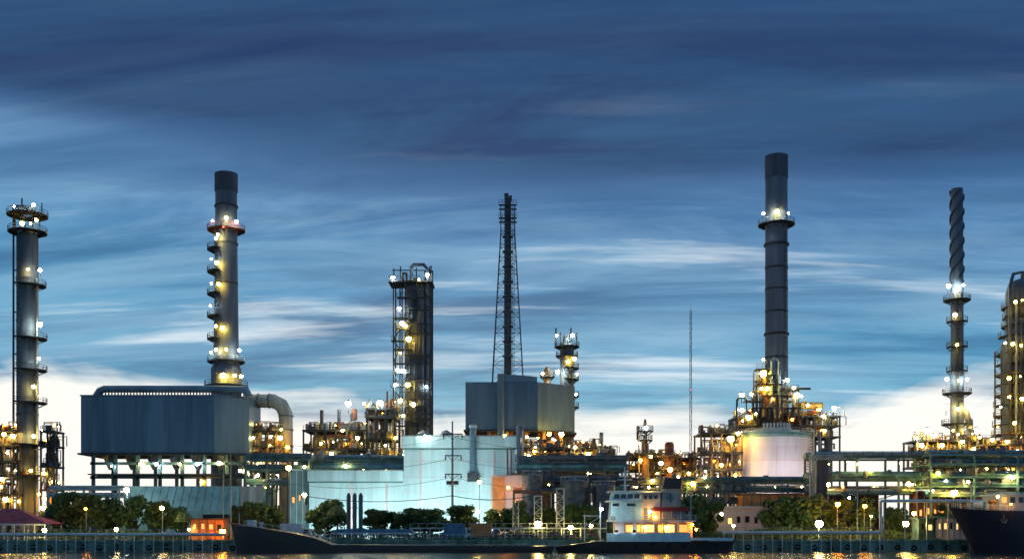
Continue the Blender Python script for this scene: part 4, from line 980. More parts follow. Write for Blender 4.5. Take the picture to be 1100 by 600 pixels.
def barge_left():
    d = 206; yc = d+3.4; X_ = lambda p: X(p,d); Z_ = lambda p: Z(p,d)
    t = thing('river_barge', 'long low black barge, raised bow at left, lying along the quay', 'barge', (X_(420), yc, 0))
    link('hull', hull_loft([(X_(243),X_(252),Z_(561),.4,.1,yc),(X_(256),X_(262),Z_(563.5),2.2,1.2,yc),(X_(275),X_(276),Z_(566),3.2,2.6,yc),(X_(310),X_(310),Z_(571.5),3.3,3,yc),(X_(338),X_(338),Z_(577.5),3.3,3.1,yc),
                            (X_(356),X_(356),Z_(584.5),3.3,3.1,yc),(X_(560),X_(560),Z_(586),3.3,3.1,yc),(X_(596),X_(590),Z_(586),2.6,1.8,yc)]), M['hull'], t)
    fl = MB()
    pts = [(X_(p),d+.15,Z_(q)) for p,q in ((262,564),(275,566),(310,571.5),(338,577.5),(356,584.5))]
    fl.path([(x,y,z+.9) for x,y,z in pts],.06,4)
    for a,b in zip(pts,pts[1:]):
        for k in range(4): p = Vector(a).lerp(Vector(b),k/4); fl.bar(p,p+Vector((0,0,.9)),.07)
    link('bow_railing', fl, M['white'], t, smooth=False)
    link('windlass', MB().box(X_(262),X_(270),yc-1,yc+1,Z_(565),Z_(558)).lathe(X_(276),yc,[(.5,Z_(567)),(.35,Z_(564)),(.5,Z_(560))],10), M['white'], t, smooth=False)
    link('foremast', MB().bar((X_(252),yc,Z_(562)),(X_(252),yc,Z_(550)),.14), M['white'], t)
    for k in range(9):
        px = 368+k*23; link('hatch_cover', MB().box(X_(px),X_(px+20),yc-2.2,yc+2.2,Z_(587),Z_(585)), M['tealdark'], t, smooth=False)
    railing_line(t, X_(360), X_(586), d+.15, Z_(585.6), .8, 2.2, 'tealdark')

def ship_right():
    d = 198; yc = d+6; X_ = lambda p: X(p,d); Z_ = lambda p: Z(p,d)
    t = thing('cargo_ship', 'navy ship bow with raked stem entering from the right edge', 'ship', (X_(1110), yc, 0))
    link('hull', hull_loft([(X_(1033.5),X_(1066),Z_(544.5),.3,.1,yc),(X_(1042),X_(1072),Z_(545.5),2.2,.7,yc),(X_(1060),X_(1083),Z_(547),4.2,2.4,yc),(X_(1090),X_(1102),Z_(548),5.6,4.6,yc),(X_(1130),X_(1130),Z_(549),6,5.6,yc),
                            (X_(1300),X_(1300),Z_(550),6,5.6,yc),(X_(1380),X_(1372),Z_(548),4,3,yc)]), M['hullnavy'], t)
    rb = MB(); pts = [(X_(1036),yc-.4,Z_(544.5)),(X_(1042),yc-2.0,Z_(545.5)),(X_(1060),yc-4.0,Z_(547)),(X_(1090),yc-5.4,Z_(548)),(X_(1130),yc-5.8,Z_(549))]
    for h in (.45,.9): rb.path([(x,y,z+h) for x,y,z in pts],.05,4)
    for a,b in zip(pts,pts[1:]):
        for k in range(5): p = Vector(a).lerp(Vector(b),k/5); rb.bar(p,p+Vector((0,0,.9)),.06)
    link('railing', rb, M['white'], t, smooth=False)
    fc = link('forecastle_house', MB().box(X_(1080),X_(1125),yc-3.5,yc+3.5,Z_(549),Z_(531)), M['white'], t, smooth=False)
    for k in range(4): link('window', MB().box(X_(1083+k*9),X_(1088+k*9),yc-3.6,yc-3.51,Z_(539),Z_(533)), M['winl' if k == 0 else 'glass'], fc, smooth=False)
    link('upper_deck', MB().box(X_(1078),X_(1127),yc-4,yc+4,Z_(530.9),Z_(529.4)), M['shipcyan'], fc, smooth=False)
    wl = link('windlass', MB().path([(X_(1054),yc-1.6,Z_(541)),(X_(1066),yc-1.6,Z_(541))],.75,12), M['white'], t)
    link('windlass_frame', MB().box(X_(1052),X_(1054),yc-2.6,yc-.4,Z_(547),Z_(538)).box(X_(1054),X_(1066),yc-2.0,yc-1.4,Z_(545),Z_(544)).box(X_(1066),X_(1068),yc-2.6,yc-.4,Z_(547),Z_(538)), M['teal'], wl, smooth=False)
    link('ventilator', MB().lathe(X_(1074),yc-2.8,[(.45,Z_(548)),(.45,Z_(540)),(.9,Z_(538)),(.3,Z_(535))],12), M['orange'], t)
    link('anchor', MB().box(X_(1079.5),X_(1080.8),yc-5.45,yc-5.1,Z_(560),Z_(552)).path([(X_(1077),yc-5.3,Z_(557)),(X_(1078.5),yc-5.4,Z_(561)),(X_(1082),yc-5.4,Z_(561)),(X_(1083.5),yc-5.3,Z_(557))],.14,6), M['steel'], t)
    link('foremast', MB().bar((X_(1058),yc,Z_(547)),(X_(1058),yc,Z_(520)),.2), M['white'], t)
    lamp(t, P(1086,541,d), 'sod', .55); lamp(t, P(1072,533,d), 'warm', .5)

# ================================================================== build everything
tower_left(); chimney_left(); chimney_right(); chimney_strake(); tower_right(); tower_mid(); flare_tower(); tower_small()
ship_mid(); barge_left(); ship_right(); box_left(); box_mid(); duct_left(); white_tank(); white_building(); power_pole(); mast()

# left edge process unit beneath the tower
unit('process_unit', 'lit pipe-filled steel frame at the foot of the far-left tower', 'process unit', -22, 22, [462,478,494,512,530], 296, 9, 6, 'brown',
     vessels=(('v',-5,455,None,10,'pale'),('h',10,466,474,16,'pale'),('s',6,450,462,2,'dark'),('s',17,452,462,2,'brown')),
     lamps=((4,466,'yel',1.2),(14,468,'warm',1.),(8,486,'warm',.8),(6,536,'yel',1.4),(20,538,'yel',1.2),(-6,470,'yel',1),(2,514,'warm',.8)), pipes=10, seed=3, clutter=60)
unit('process_unit', 'small two-deck lit frame hugging the right foot of the far-left tower', 'process unit', 44, 58, [462,478,500,525], 294, 6, 3, 'dark',
     vessels=(('v',48,470,None,5,'brown'),('s',55,452,478,1.6,'dark')), lamps=((47,508,'yel',1.2),(46,545,'yel',1.2),(52,528,'sod',1.)), pipes=5, seed=5, clutter=22)
# unit between box and duct
unit('process_unit', 'cluttered lit frame between the long blue-grey box and bent duct', 'process unit', 269, 297, [462,478,490,505], 298, 8, 4, 'brown',
     vessels=(('v',277,458,478,5,'pale'),('v',287,468,490,6,'rust'),('s',276,452,462,1.6,'dark'),('h',283,480,487,13,'pale')),
     lamps=((301,470,'yel',1.1),(302,461,'yel',.8),(276,492,'warm',1.4),(290,478,'yel',.8),(272,470,'warm',.7),(309,480,'sod',.9)), pipes=7, seed=8, clutter=36)
# low unit x 322-430, stepping up to the right
unit('process_unit', 'low steel frame of pale vessels left of the twin-column tower', 'process unit', 326, 396, [461,481,498], 292, 11, 7, 'dark',
     vessels=(('v',336,457,None,7,'pale'),('v',343,459,None,6,'rust'),('v',352,464,None,8,'pale'),('v',377,450,None,14,'pale'),('v',390,452,None,8,'pale'),('h',367,471,479,14,'shell'),('s',342,438,452,4,'dark'),
              ('s',362,438,462,4,'steel'),('s',373,441,462,3,'steel'),('v',379,437,450,6,'rust'),('s',350,450,461,3,'dark'),('h',368,453,459,18,'rust')),
     lamps=((374,433,'cool',1.3),(345,476,'yel',.9),(356,487,'warm',.9),(333,490,'warm',1.0),(368,462,'warm',.8),(384,470,'warm',.8)), pipes=10, seed=12, clutter=60)
unit('process_unit', 'taller pipe-crowded frame stepping up against the twin-column tower', 'process unit', 394, 424, [438,447,470,490], 290, 11, 4, 'dark',
     vessels=(('v',398,430,447,7,'shell'),('h',402,432,438,16,'shell'),('v',411,450,None,6,'steel'),('s',414,418,438,2.2,'dark'),('v',420,440,None,5,'pale'),('h',410,440,446,20,'brown')),
     lamps=((391,433,'warm',1.),(408,432,'cool',1.3),(425,470,'yel',1.4),(421,490,'yel',1.2),(434,490,'warm',1.2),(414,478,'warm',.8)), pipes=9, seed=14, clutter=55)
# unit below box mid and right
unit('process_unit', 'yellow-lit burner deck of pipes beneath the grey-blue cube', 'process unit', 560, 640, [480,492,508], 290, 9, 8, 'brown',
     vessels=(('v',622,476,492,6,'pale'),('v',632,472,492,5,'brown'),('h',610,484,490,18,'rust'),('h',575,497,505,30,'shell')), lamps=((568,489,'warm',.8),(598,494,'yel',1.),(618,480,'warm',1.),(632,487,'yel',1.1),(575,480,'warm',.8)), pipes=12, seed=21, clutter=70)
unit('process_unit', 'brown frame with one slim vent stack, right of the grey-blue cube', 'process unit', 634, 660, [486,497,512], 300, 8, 4, 'brown',
     vessels=(('s',647,463,500,4.5,'stack'),('v',639,474,497,6,'rust'),('v',655,482,None,6,'brown')), lamps=((634,489,'yel',1.1),(652,494,'warm',.8)), pipes=5, seed=23, clutter=26)
# little tower 683-703
def little():
    d = 300; cx = X(693,d); t = thing('stripper_column', 'slim little column with crow-nest deck against the white horizon, centre right', 'tower', (cx,d,GZ))
    link('shell', MB().lathe(cx,d,[(S(4,d),GZ),(S(4,d),Z(478,d)),(S(2.2,d),Z(474,d)),(S(2.2,d),Z(457,d)),(S(1,d),Z(450,d))],16), M['brown'], t)
    for py, w_ in ((462,9),(472,8),(488,11)): platform(t,cx,d,S(2,d),S(w_,d),Z(py,d))
    link('side_pipe', MB().path([(cx-S(7,d),d-1,GZ),(cx-S(7,d),d-1,Z(467,d)),(cx,d-1,Z(467,d))],.3,8), M['pale'], t)
    link('vent', MB().tube((cx-S(8,d),d,Z(472,d)),(cx-S(8,d),d,Z(458,d)),.35), M['dark'], t)
    lamp(t,P(694,459,d-3),'cool',.9); lamp(t,P(687,476,d-3),'warm',.9); lamp(t,P(699,490,d-3),'yel',.9); lamp(t,P(688,494,d-3),'sod',.8)
little()
def brown_tank():
    d = 296; cx = X(719,d); t = thing('brown_vessel', 'squat rusty brown vessel on a railed deck against the white horizon', 'tank', (cx,d,GZ))
    link('shell', MB().lathe(cx,d,[(S(5,d),GZ),(S(5,d),Z(477,d)),(S(3.5,d),Z(474.5,d))],18), M['rust'], t)
    platform(t,cx,d,S(4,d),S(13,d),Z(489,d),m='brown'); platform(t,cx,d,S(4,d),S(12,d),Z(503,d),m='brown')
    lamp(t,P(720,504,d-4.5),'yel',1.5); lamp(t,P(710,497,d-4),'warm',.9)
brown_tank()
unit('process_unit', 'low lit pipework frame behind the ship funnel', 'process unit', 676, 752, [491,504,518], 304, 9, 8, 'brown',
     vessels=(('v',703,480,None,5,'pale'),('v',731,492,None,6,'pale'),('h',742,506,512,14,'yellow')), lamps=((740,508,'yel',1.2),(758,515,'warm',1.),(706,508,'yel',1.),(728,512,'warm',1.),(748,520,'warm',1.)), pipes=9, seed=31, clutter=50)
# left frame of the tank
unit('process_unit', 'tall open brown frame on the left side of the white tank', 'process unit', 753, 797, [464,485,503,520], 288, 10, 5, 'brown',
     vessels=(('v',790,450,None,7,'shell'),('v',781,470,None,8,'brown'),('h',776,492,500,16,'pale'),('s',757,462,485,1.5,'dark'),('v',768,490,None,6,'rust')),
     lamps=((785,471,'yel',1.8),(758,506,'warm',.8),(775,499,'yel',1.),(758,515,'yel',1.),(790,510,'yel',1.),(793,465,'warm',.9)), pipes=10, seed=41, clutter=46)
# crown of the heater above the tank
def heater_top():
    d = 322
    t = unit('reformer_unit', 'pyramid of lit platforms, pipes and drums round the foot of the tallest chimney', 'process unit', 792, 902, [446,456,468], d, 12, 9, 'dark',
         vessels=(('h',876,428,436,34,'yellow'),('h',815,440,447,22,'yellow'),('h',850,447,455,26,'rust'),('v',893,440,None,9,'stack'),('v',870,440,456,7,'rust'),('v',884,444,456,7,'brown'),('v',806,440,456,6,'brown'),('v',858,436,456,7,'brown'),('h',880,438,444,16,'rust')),
         lamps=((804,448,'yel',1.6),(812,444,'warm',1.),(797,440,'cool',1.2),(797,424,'warm',1.2),(807,423,'warm',1.2),(896,438,'cool',1.2),(861,425,'warm',1.3),(868,435,'yel',1.),(885,447,'warm',.9),(851,450,'sod',1.),(886,462,'warm',.7)), pipes=12, seed=47, clutter=80)
    # upper stepped decks
    for px0, px1, py in ((800,852,430),(808,848,420),(812,845,408),(812,830,396),(840,857,418)):
        z = Z(py,d); pb = MB().box(X(px0,d),X(px1,d),d-1,d+3,z-.35,z); o = link('floor_deck', pb, M['dark'], t, smooth=False)
        rb = MB(); x0, x1 = X(px0,d), X(px1,d)
        for h in (.6,1.2): rb.bar((x0,d-1,z+h),(x1,d-1,z+h),.1)
        n = int((x1-x0)/1.6)
        for k in range(n+1): x = x0+(x1-x0)*k/n; rb.bar((x,d-1,z),(x,d-1,z+1.2),.1)
        link('railing', rb, M['dark'], o, smooth=False)
    for px, pt in ((801,430),(809,400),(813,396),(829,396),(845,408),(851,418),(857,418),(822,386)):
        link('column', MB().bar((X(px,d),d-.8,Z(456,d)),(X(px,d),d-.8,Z(pt,d)),.36), M['dark'], t, smooth=False)
    link('burner_vessel', MB().lathe(X(821,d),d-.2,[(S(3.6,d),Z(448,d)),(S(3.6,d),Z(404,d)),(S(1.6,d),Z(398,d))],16), M['brown'], t)
    for k, (px, pt) in enumerate(((812,412),(816,402),(826,400),(830,406),(840,412),(846,424),(853,426),(808,428),(862,432))): link('riser_pipe', MB().path([(X(px,d),d-.4,Z(450,d)),(X(px,d),d-.4,Z(pt,d)),(X(px+2.5,d),d-.4,Z(pt-2,d)),(X(px+4,d),d-.4,Z(pt+4,d))], .28, 7), M[('steel','rust','pale','brown')[k % 4]], t)
    for px0, px1, py in ((806,856,438),(811,838,413),(815,832,403),(818,850,425)):
        z = Z(py,d); o = link('floor_deck', MB().box(X(px0,d),X(px1,d),d-2.4,d+1,z-.3,z), M['dark'], t, smooth=False); railing_line(o, X(px0,d), X(px1,d), d-2.3, z, 1.2, 1.3, 'dark')
    link('burner_vessel', MB().lathe(X(833,d),d-1.6,[(S(3.4,d),Z(450,d)),(S(4.2,d),Z(432,d)),(S(2.4,d),Z(424,d))],16), M['dark'], t)
    link('overhead_pipe', MB().path([(X(828,d),d-1,Z(440,d)),(X(828,d),d-1,Z(388,d)),(X(831,d),d-1,Z(385,d)),(X(836,d),d-1,Z(388,d)),(X(836,d),d-1,Z(445,d))],.4,8), M['clad2'], t)
    link('tall_loop_pipe', MB().path([(X(791,d),d-1,Z(500,d)),(X(791,d),d-1,Z(430,d)),(X(793.5,d),d-1,Z(427,d)),(X(799,d),d-1,Z(427,d)),(X(802,d),d-1,Z(432,d))],.35,8), M['dark'], t)
    link('crane_arm', MB().box(X(838,d),X(869,d),d-2,d-1.4,Z(418,d)-.3,Z(418,d)+.3), M['dark'], t, smooth=False)
    for px, py, k, s in ((820,386,'warm',.9),(820,401,'yel',1.7),(818,417,'yel',1.2),(824,417,'yel',1.2),(846,408,'cool',1.9),(853,416,'warm',1.),(856,424,'warm',1.2),(830,428,'sod',.8)):
        lamp(t, P(px,py,d-2.2), k, s)
heater_top()
# bases right
unit('process_unit', 'yellow-lit frame around the foot of the strake chimney', 'process unit', 985, 1064, [472,484,500,515], 298, 10, 8, 'brown',
     vessels=(('v',995,462,None,8,'pale'),('v',1050,458,None,9,'pale'),('h',1008,474,482,20,'yellow'),('v',1040,466,484,6,'rust'),('h',1054,486,493,18,'rust'),('v',1003,468,None,6,'brown')),
     lamps=((996,462,'warm',1.2),(1003,468,'warm',1.2),(1012,478,'yel',1.2),(1052,470,'yel',1.5),(1046,482,'yel',1.2),(1005,490,'yel',1.),(1034,474,'warm',1.3),(990,478,'warm',1.2),(1060,494,'warm',1.),(985,470,'cool',.8)), pipes=12, seed=51, clutter=60)
unit('process_unit', 'amber-lit frame beneath the dome-topped tower at the right edge', 'process unit', 1060, 1135, [476,490,505], 288, 10, 7, 'brown',
     vessels=(('v',1070,470,None,10,'rust'),('h',1085,478,486,24,'yellow'),('v',1105,470,None,10,'pale')),
     lamps=((1082,474,'yel',1.8),(1093,484,'warm',1.1),(1070,486,'sod',1.),(1098,492,'warm',1.2),(1066,472,'yel',1.)), pipes=9, seed=53, clutter=50)

# pipe racks
rack('thin silver pipe bridge between far-left tower and long box', 52, 128, [524,532], 276, 4, 9, 'silver', ('silver','teal'), 3, .3, seed=1, rail=False)
rack('dark teal rack behind the tall yellow lamp post on the left', 264, 332, [492,503,518], 268, 6, 6, 'tealdark', ('tealdark','stack','teal'), 4, .4, seed=2, boxes=14, lamps=((327,501,'warm',.9),(277,510,'warm',.8)))
rack('dark blue-green rack peeping over the lower cyan roof', 322, 434, [493,499,504], 276, 8, 8, 'tealdark', ('tealdark','teal','blue'), 6, .5, seed=4, rail=False, boxes=20, lamps=((327,503,'warm',.9),(371,500,'warm',.7)))
rack('grey-green pipe rack right of the cyan hall', 556, 672, [495,504,515,526], 258, 8, 8, 'steel', ('steel','shell','teal','stack'), 6, .55, seed=6, boxes=60, rail=True)
rack('grey pipe rack behind the ship bridge and funnel', 655, 800, [518,527,538], 262, 8, 8, 'steel', ('steel','shell','brown'), 5, .4, seed=7, boxes=60, lamps=((744,519,'yel',1.1),(757,512,'warm',1.),(701,516,'yel',1.)))
rack('green railed walkway rack crossing before the white tank', 738, 882, [517,526], 262, 5, 8, 'tealdark', ('teal','silver','tealdark'), 4, .45, seed=9, boxes=22, lamps=((795,531,'yel',1.),))
rack('two-tier teal pipe rack running right from the white tank', 876, 1010, [490,513,528], 252, 9, 11, 'tealdark', ('teal','silver','teal','stack'), 6, .5, seed=10, boxes=60, lamps=((922,498,'warm',.8),(935,505,'yel',.8),(890,520,'warm',.8),(905,522,'sod',.7),(976,519,'yel',1.),(999,517,'yel',1.1)))
rack('densest teal pipe rack at the right below the amber-lit frames', 1000, 1140, [487,497,511,521,531], 246, 10, 9, 'teal', ('teal','silver','tealdark','teal'), 7, .42, seed=13, boxes=90, lamps=((1060,503,'yel',.9),(1008,508,'yel',1.),(1088,512,'warm',.9),(1040,517,'warm',.8)))
# dark riser bend in front of the tank
t = thing('riser_header', 'dark upright header with silver bent pipes right before the white tank', 'pipes', (X(880,248),248,GZ))
link('header', MB().box(X(877,248),X(888,248),247.5,249,GZ,Z(493,248)), M['stackdark'], t, smooth=False)
for k in range(3):
    link('bent_pipe', MB().path([(X(869+k*2.6,248),247,GZ),(X(869+k*2.6,248),247,Z(492+k*2,248)),(X(871+k*2.6,248),247,Z(489+k*2,248)),(X(905,248),247,Z(489+k*2,248))],.24,8), M['silver'], t)
# buildings low between
def shed(label, px0, px1, ptop, d, depth, mw='pinkw', mr='teal', windows=0, lit='winl', flat=True, name='utility_shed', group=None, eave=.5, pbot=None):
    x0,x1,zt = X(px0,d),X(px1,d),Z(ptop,d)
    t = thing(name, label, 'shed', ((x0+x1)/2, d+depth/2, GZ), group)
    link('wall', MB().box(x0,x1,d,d+depth,GZ,zt), M[mw], t, smooth=False)
    link('roof', MB().box(x0-eave,x1+eave,d-eave,d+depth+eave,zt+.01,zt+.35) if flat else MB().prism([(x0-eave,zt),(x1+eave,zt),((x0+x1)/2,zt+(x1-x0)*.14)], d-eave, d+depth+eave), M[mr], t, smooth=False)
    rnd = random.Random(int(px0)); hh = zt-GZ
    for k in range(windows):
        w_ = (x1-x0)/windows; ww = w_*rnd.uniform(.3,.6); xa = x0+w_*k+(w_-ww)/2; za = GZ+hh*rnd.uniform(.45,.55); zb = min(za+hh*.3, za+1.5)
        f = link('window', MB().box(xa,xa+ww,d-.1,d-.01,za,zb), M['brown'], t, smooth=False)
        link('pane', MB().box(xa+.08,xa+ww-.08,d-.13,d-.1,za+.08,zb-.08), M[lit if rnd.random()<.6 else 'glass'], f, smooth=False)
        link('pilaster', MB().box(x0+w_*k-.08,x0+w_*k+.08,d-.12,d-.02,GZ,zt), M[mr], t, smooth=False)
    return t
shed('orange-lit long shed seen through trees below the white tank', 798, 884, 531, 256, 6, 'orange', 'brown', 9, 'winl')
shed('low pink building with lit windows at the foot of the green walkway', 770, 826, 545, 250, 6, 'pinkw', 'white', 6, 'winw')
shed('low rusty lit building beneath the teal rack, behind the trees', 890, 944, 524, 268, 6, 'rust', 'teal', 7, 'winl')
shed('long red-brown deckhouse row under the densest rack', 985, 1078, 527, 250, 5, 'rust', 'white', 12, 'winl')
shed('pale kiosk with lit front under the right end of the raised pipe crossing', 1006, 1050, 556, 220, 4, 'pinkw', 'teal', 7, 'winw')
shed('small dark teal kiosk under the raised pipe crossing', 987, 1003, 557, 220, 4, 'tealdark', 'tealdark', 2, 'winw')
shed('added hut painted orange as lamp glow at the bow of the black barge', 205, 240, 558, 222, 4, 'orange', 'brown', 4, 'winl')  # made-up hut; its orange walls paint the glow of the lamp nearby
shed('pale green flat workshop behind the left lamp post', 312, 332, 505, 264, 6, 'roofteal', 'white', 3, 'winl')
# pale teal building below the long box, ribbed sloping front
def teal_hall():
    d = 262; t = thing('teal_hall', 'pale teal ribbed low hall under the long blue-grey box', 'building', (X(205,d), d+8, GZ))
    link('wall', MB().box(X(128,d),X(279,d),d+4,d+18,GZ,Z(521,d)), M['roofteal'], t, smooth=False)
    rp = MB(); rp.add([(X(128,d),d,Z(548,d)),(X(252,d),d,Z(548,d)),(X(252,d),d+4,Z(521,d)),(X(150,d),d+4,Z(521,d)),(X(128,d),d,GZ),(X(252,d),d,GZ),(X(252,d),d+4,GZ),(X(128,d),d+4,GZ)],
                      [(0,1,2,3),(0,4,5,1),(1,5,6,2),(0,3,7,4),(4,7,6,5),(3,2,6,7)]); link('sloping_roof', rp, M['roofteal'], t, smooth=False)
    for k in range(13):
        px = 152+k*8.2; link('roof_seam', MB().bar((X(px,d),d+3.9,Z(521,d)+.06),(X(px-1,d),d-.02,Z(548,d)+.06),.1), M['teal'], t, smooth=False)
    clad_face(t, ((X(254,d),d+3.9),(X(279,d),d+3.9)), GZ, Z(521.5,d), 7, M['pale'])
    link('window', MB().box(X(218,d),X(246,d),d-.12,d-.02,Z(560,d),Z(552,d)), M['glass'], t, smooth=False)
teal_hall()
# silver tank roofs at the right of hall (round grey tanks)
for i,(px,pt,w_,lab) in enumerate(((572,508,22,'grey squat tank nearest the orange shed'),(618,514,30,'wider grey squat tank behind the lattice trestles'),(650,519,24,'low grey tank just left of the ship bridge'))):
    d = 246; cx = X(px,d); R = S(w_,d)/2; t = thing('small_tank', lab, 'tank', (cx,d+R,GZ), 'grey tanks right of the cyan hall')
    link('shell', MB().lathe(cx,d+R,[(R,GZ),(R,Z(pt+3,d))],28), M['steel'], t)
    link('roof', MB().lathe(cx,d+R,[(R+.1,Z(pt+3,d)),(R+.1,Z(pt+2,d)),(R*.4,Z(pt,d)),(R*.1,Z(pt,d)+.3)],28), M['shell'], t)
    rb = MB(); n=16
    rb.path([(cx+R*math.cos(2*PI*k/n),d+R+R*math.sin(2*PI*k/n),Z(pt+2,d)+1.1) for k in range(n+1)],.07,4)
    for k in range(n): a=2*PI*k/n; rb.bar((cx+R*math.cos(a),d+R+R*math.sin(a),Z(pt+2,d)),(cx+R*math.cos(a),d+R+R*math.sin(a),Z(pt+2,d)+1.1),.08)
    link('railing', rb, M['silver'], t)

# pavilion with red hipped roof
def pavilion():
    d = 222; x0,x1 = X(-32,d),X(50,d); zt, ze = Z(546,d), Z(562,d); t = thing('pavilion', 'open pavilion with pinkish-red hipped roof at the lower left corner', 'pavilion', ((x0+x1)/2,d+4,GZ))
    xa,xb = X(-6,d), X(8,d)
    rb = MB(); rb.add([(x0,d,ze),(x1,d,ze),(x1,d+9,ze),(x0,d+9,ze),(xa,d+4.5,zt),(xb,d+4.5,zt)],[(0,1,5,4),(1,2,5),(2,3,4,5),(3,0,4),(0,3,2,1)])
    rf = link('roof', rb, M['tile'], t, smooth=False)
    link('ridge', MB().tube((xa,d+4.5,zt),(xb,d+4.5,zt),.16).tube((xb,d+4.5,zt),(x1,d,ze),.12).tube((xa,d+4.5,zt),(x0,d,ze),.12), M['tile'], rf)
    for k in range(8):
        f = (k+1)/9; p = Vector((x0,d,ze)).lerp(Vector((xa,d+4.5,zt)),f); q = Vector((x1,d,ze)).lerp(Vector((xb,d+4.5,zt)),f)
        link('tile_course', MB().bar(p+Vector((0,-.05,.05)),q+Vector((0,-.05,.05)),.09), M['tile'], rf, smooth=False)
    link('fascia', MB().box(x0,x1,d-.1,d+.05,ze-.3,ze), M['white'], t, smooth=False)
    for k in range(8): x = x0+.5+(x1-x0-1)*k/7; link('post', MB().box(x-.1,x+.1,d+.2,d+.4,GZ,ze-.28), M['white'], t, smooth=False); link('post', MB().box(x-.1,x+.1,d+8.4,d+8.6,GZ,ze-.28), M['white'], t, smooth=False)
    railing_line(t, x0+.5, x1-.5, d+.3, GZ, 1.0, 1.0)
pavilion()

# quayside pipelines
def quay_pipe(label, px0, px1, py, d, name='quay_pipeline', m='silver', r=.3, step=1.9, rise=None):
    z = Z(py,d); t = thing(name, label, 'pipeline', ((X(px0,d)+X(px1,d))/2,d,GZ))
    pts = [(X(px0,d),d,z),(X(px1,d),d,z)]
    if rise: pts += [(X(px1,d),d,Z(rise[1],d)),(X(rise[0],d),d,Z(rise[1],d))]
    for a,b in zip(pts,pts[1:]): link('pipe', MB().tube(a,b,r,10), M[m], t)
    me = MB().box(-.07,.07,-.07,.07,GZ if d > 216 else -2.3,z-r*.9).mesh('support', M['white'],(0,0,0)); x = X(px0,d)+.3
    while x < X(px1,d): inst('support', me, (x,d,0), t); x += step
    if rise:
        me = MB().box(-.1,.1,-.1,.1,-2.3,Z(rise[1],d)-r*.9).mesh('support', M['silver'],(0,0,0)); x = X(px1,d)+.8
        while x < X(rise[0],d): inst('support', me, (x,d+.5,0), t); x += 4.2
    if d < 216:
        for zz in (GZ-.2, GZ-1.3): link('waling', MB().box(X(px0,d),X(px1,d),d+.08,d+.2,zz-.07,zz+.07), M['teal'], t, smooth=False)
    railing_line(t, X(px0,d), X(px1,d), (d if d > 216 else 216)+1.1, GZ, z-GZ+1.0, 1.7, 'silver')
    return t
quay_pipe('pale quayside pipe on white stubs, running along the left bank', -25, 243, 573.5, 214.2, m='white')
quay_pipe('pale quayside pipe on the right that steps up to a high crossing', 776, 946, 571.5, 214.2, m='white', rise=(1090,537.5))
quay_pipe('grey bank pipe behind the long barge and ship, centre', 440, 652, 567, 222, m='silver', r=.16)
# riverside balustrade posts in the middle
t = thing('bank_railing', 'pale riverside railing above the long barge, centre left', 'railing', (X(470,216),216.6,GZ))
pm = MB().box(-.06,.06,-.06,.06,0,1.15).mesh('post', M['silver'])
x = X(330,216.6)
while x < X(640,216.6): inst('post', pm, (x,216.6,GZ), t); x += 1.15
for h in (.55,1.12): link('rail', MB().bar((X(330,216.6),216.6,GZ+h),(X(640,216.6),216.6,GZ+h),.07), M['silver'], t, smooth=False)

# bank plants: hedge stuff
def hedge(name, label, px0, px1, ptop, d, n, m, seed):
    rnd = random.Random(seed); mb = MB()
    for k in range(n):
        x = X(px0,d)+(X(px1,d)-X(px0,d))*rnd.random(); y = d+rnd.uniform(-.5,1.2); hmax = (Z(ptop,d)-GZ+.5)*(.55+.45*math.sin(x*1.3)*math.sin(x*.37+2))
        c = Vector((x,y,GZ-.6+abs(hmax)*rnd.random()+.3)); u = Vector((rnd.gauss(0,.4),rnd.gauss(0,.4),1)).normalized(); s = rnd.uniform(.12,.34); q = u.cross(Vector((rnd.gauss(0,1),rnd.gauss(0,1),.1))).normalized()
        mb.add([c-u*s,c+q*s*.45,c+u*s,c-q*s*.45],[(0,1,2,3)])
    o = link(name, mb, M[m], smooth=False, kind='stuff'); tag(o, label, 'plants')
hedge('hedge', 'ragged green plants fringing the quay edge behind the barge', 330, 640, 577, 215.6, 8000, 'reed', 1)
hedge('hedge', 'brownish dry plants on the bank left of the ship', 530, 648, 570, 217.5, 4500, 'reedb', 2)
hedge('hedge', 'low green weeds fringing the right quay edge', 780, 1060, 579, 215.4, 7000, 'reed', 3)
hedge('hedge', 'low green weeds fringing the left quay edge', -20, 250, 580, 215.4, 6000, 'reed', 4)

def wood(name, label, x0, x1, y, dy_, h, n, m, seed, size):
    rnd = random.Random(seed); mb = MB()
    for k in range(n):
        x = x0+(x1-x0)*rnd.random(); hm_ = h*(.72+.2*math.sin(x*.11+seed)+.14*math.sin(x*.37)+.1*math.sin(x*.9))
        c = Vector((x, y+dy_*rnd.random(), GZ+hm_*rnd.random()**.7)); u = Vector((rnd.gauss(0,1),rnd.gauss(0,1),rnd.gauss(0,1))).normalized()
        q = u.cross(Vector((rnd.gauss(0,1),rnd.gauss(0,1),rnd.gauss(0,1)))).normalized(); s_ = size*rnd.uniform(.6,1.4); mb.add([c-u*s_,c+q*s_*.6,c+u*s_,c-q*s_*.6],[(0,1,2,3)])
    o = link(name, mb, M[m], smooth=False, kind='stuff'); tag(o, label, 'trees' if name == 'distant_wood' else 'plants'); return o
wood('distant_wood', 'dark far wood closing the horizon behind the plant', -330, 330, 420, 25, 9.5, 26000, 'leaf', 2, 1.1)
wood('shrubs', 'dark shrubs filling the bank behind the quay railing, left', -125, -45, 225, 8, 2.2, 9000, 'leaf', 5, .22)
wood('shrubs', 'dark shrubs filling the bank in front of the cyan hall', -45, 22, 229, 8, 2.4, 9000, 'leaf2', 6, .22)
wood('shrubs', 'dark shrubs filling the bank behind the ship and right pipe', 22, 125, 226, 10, 2.6, 14000, 'leaf', 7, .24)
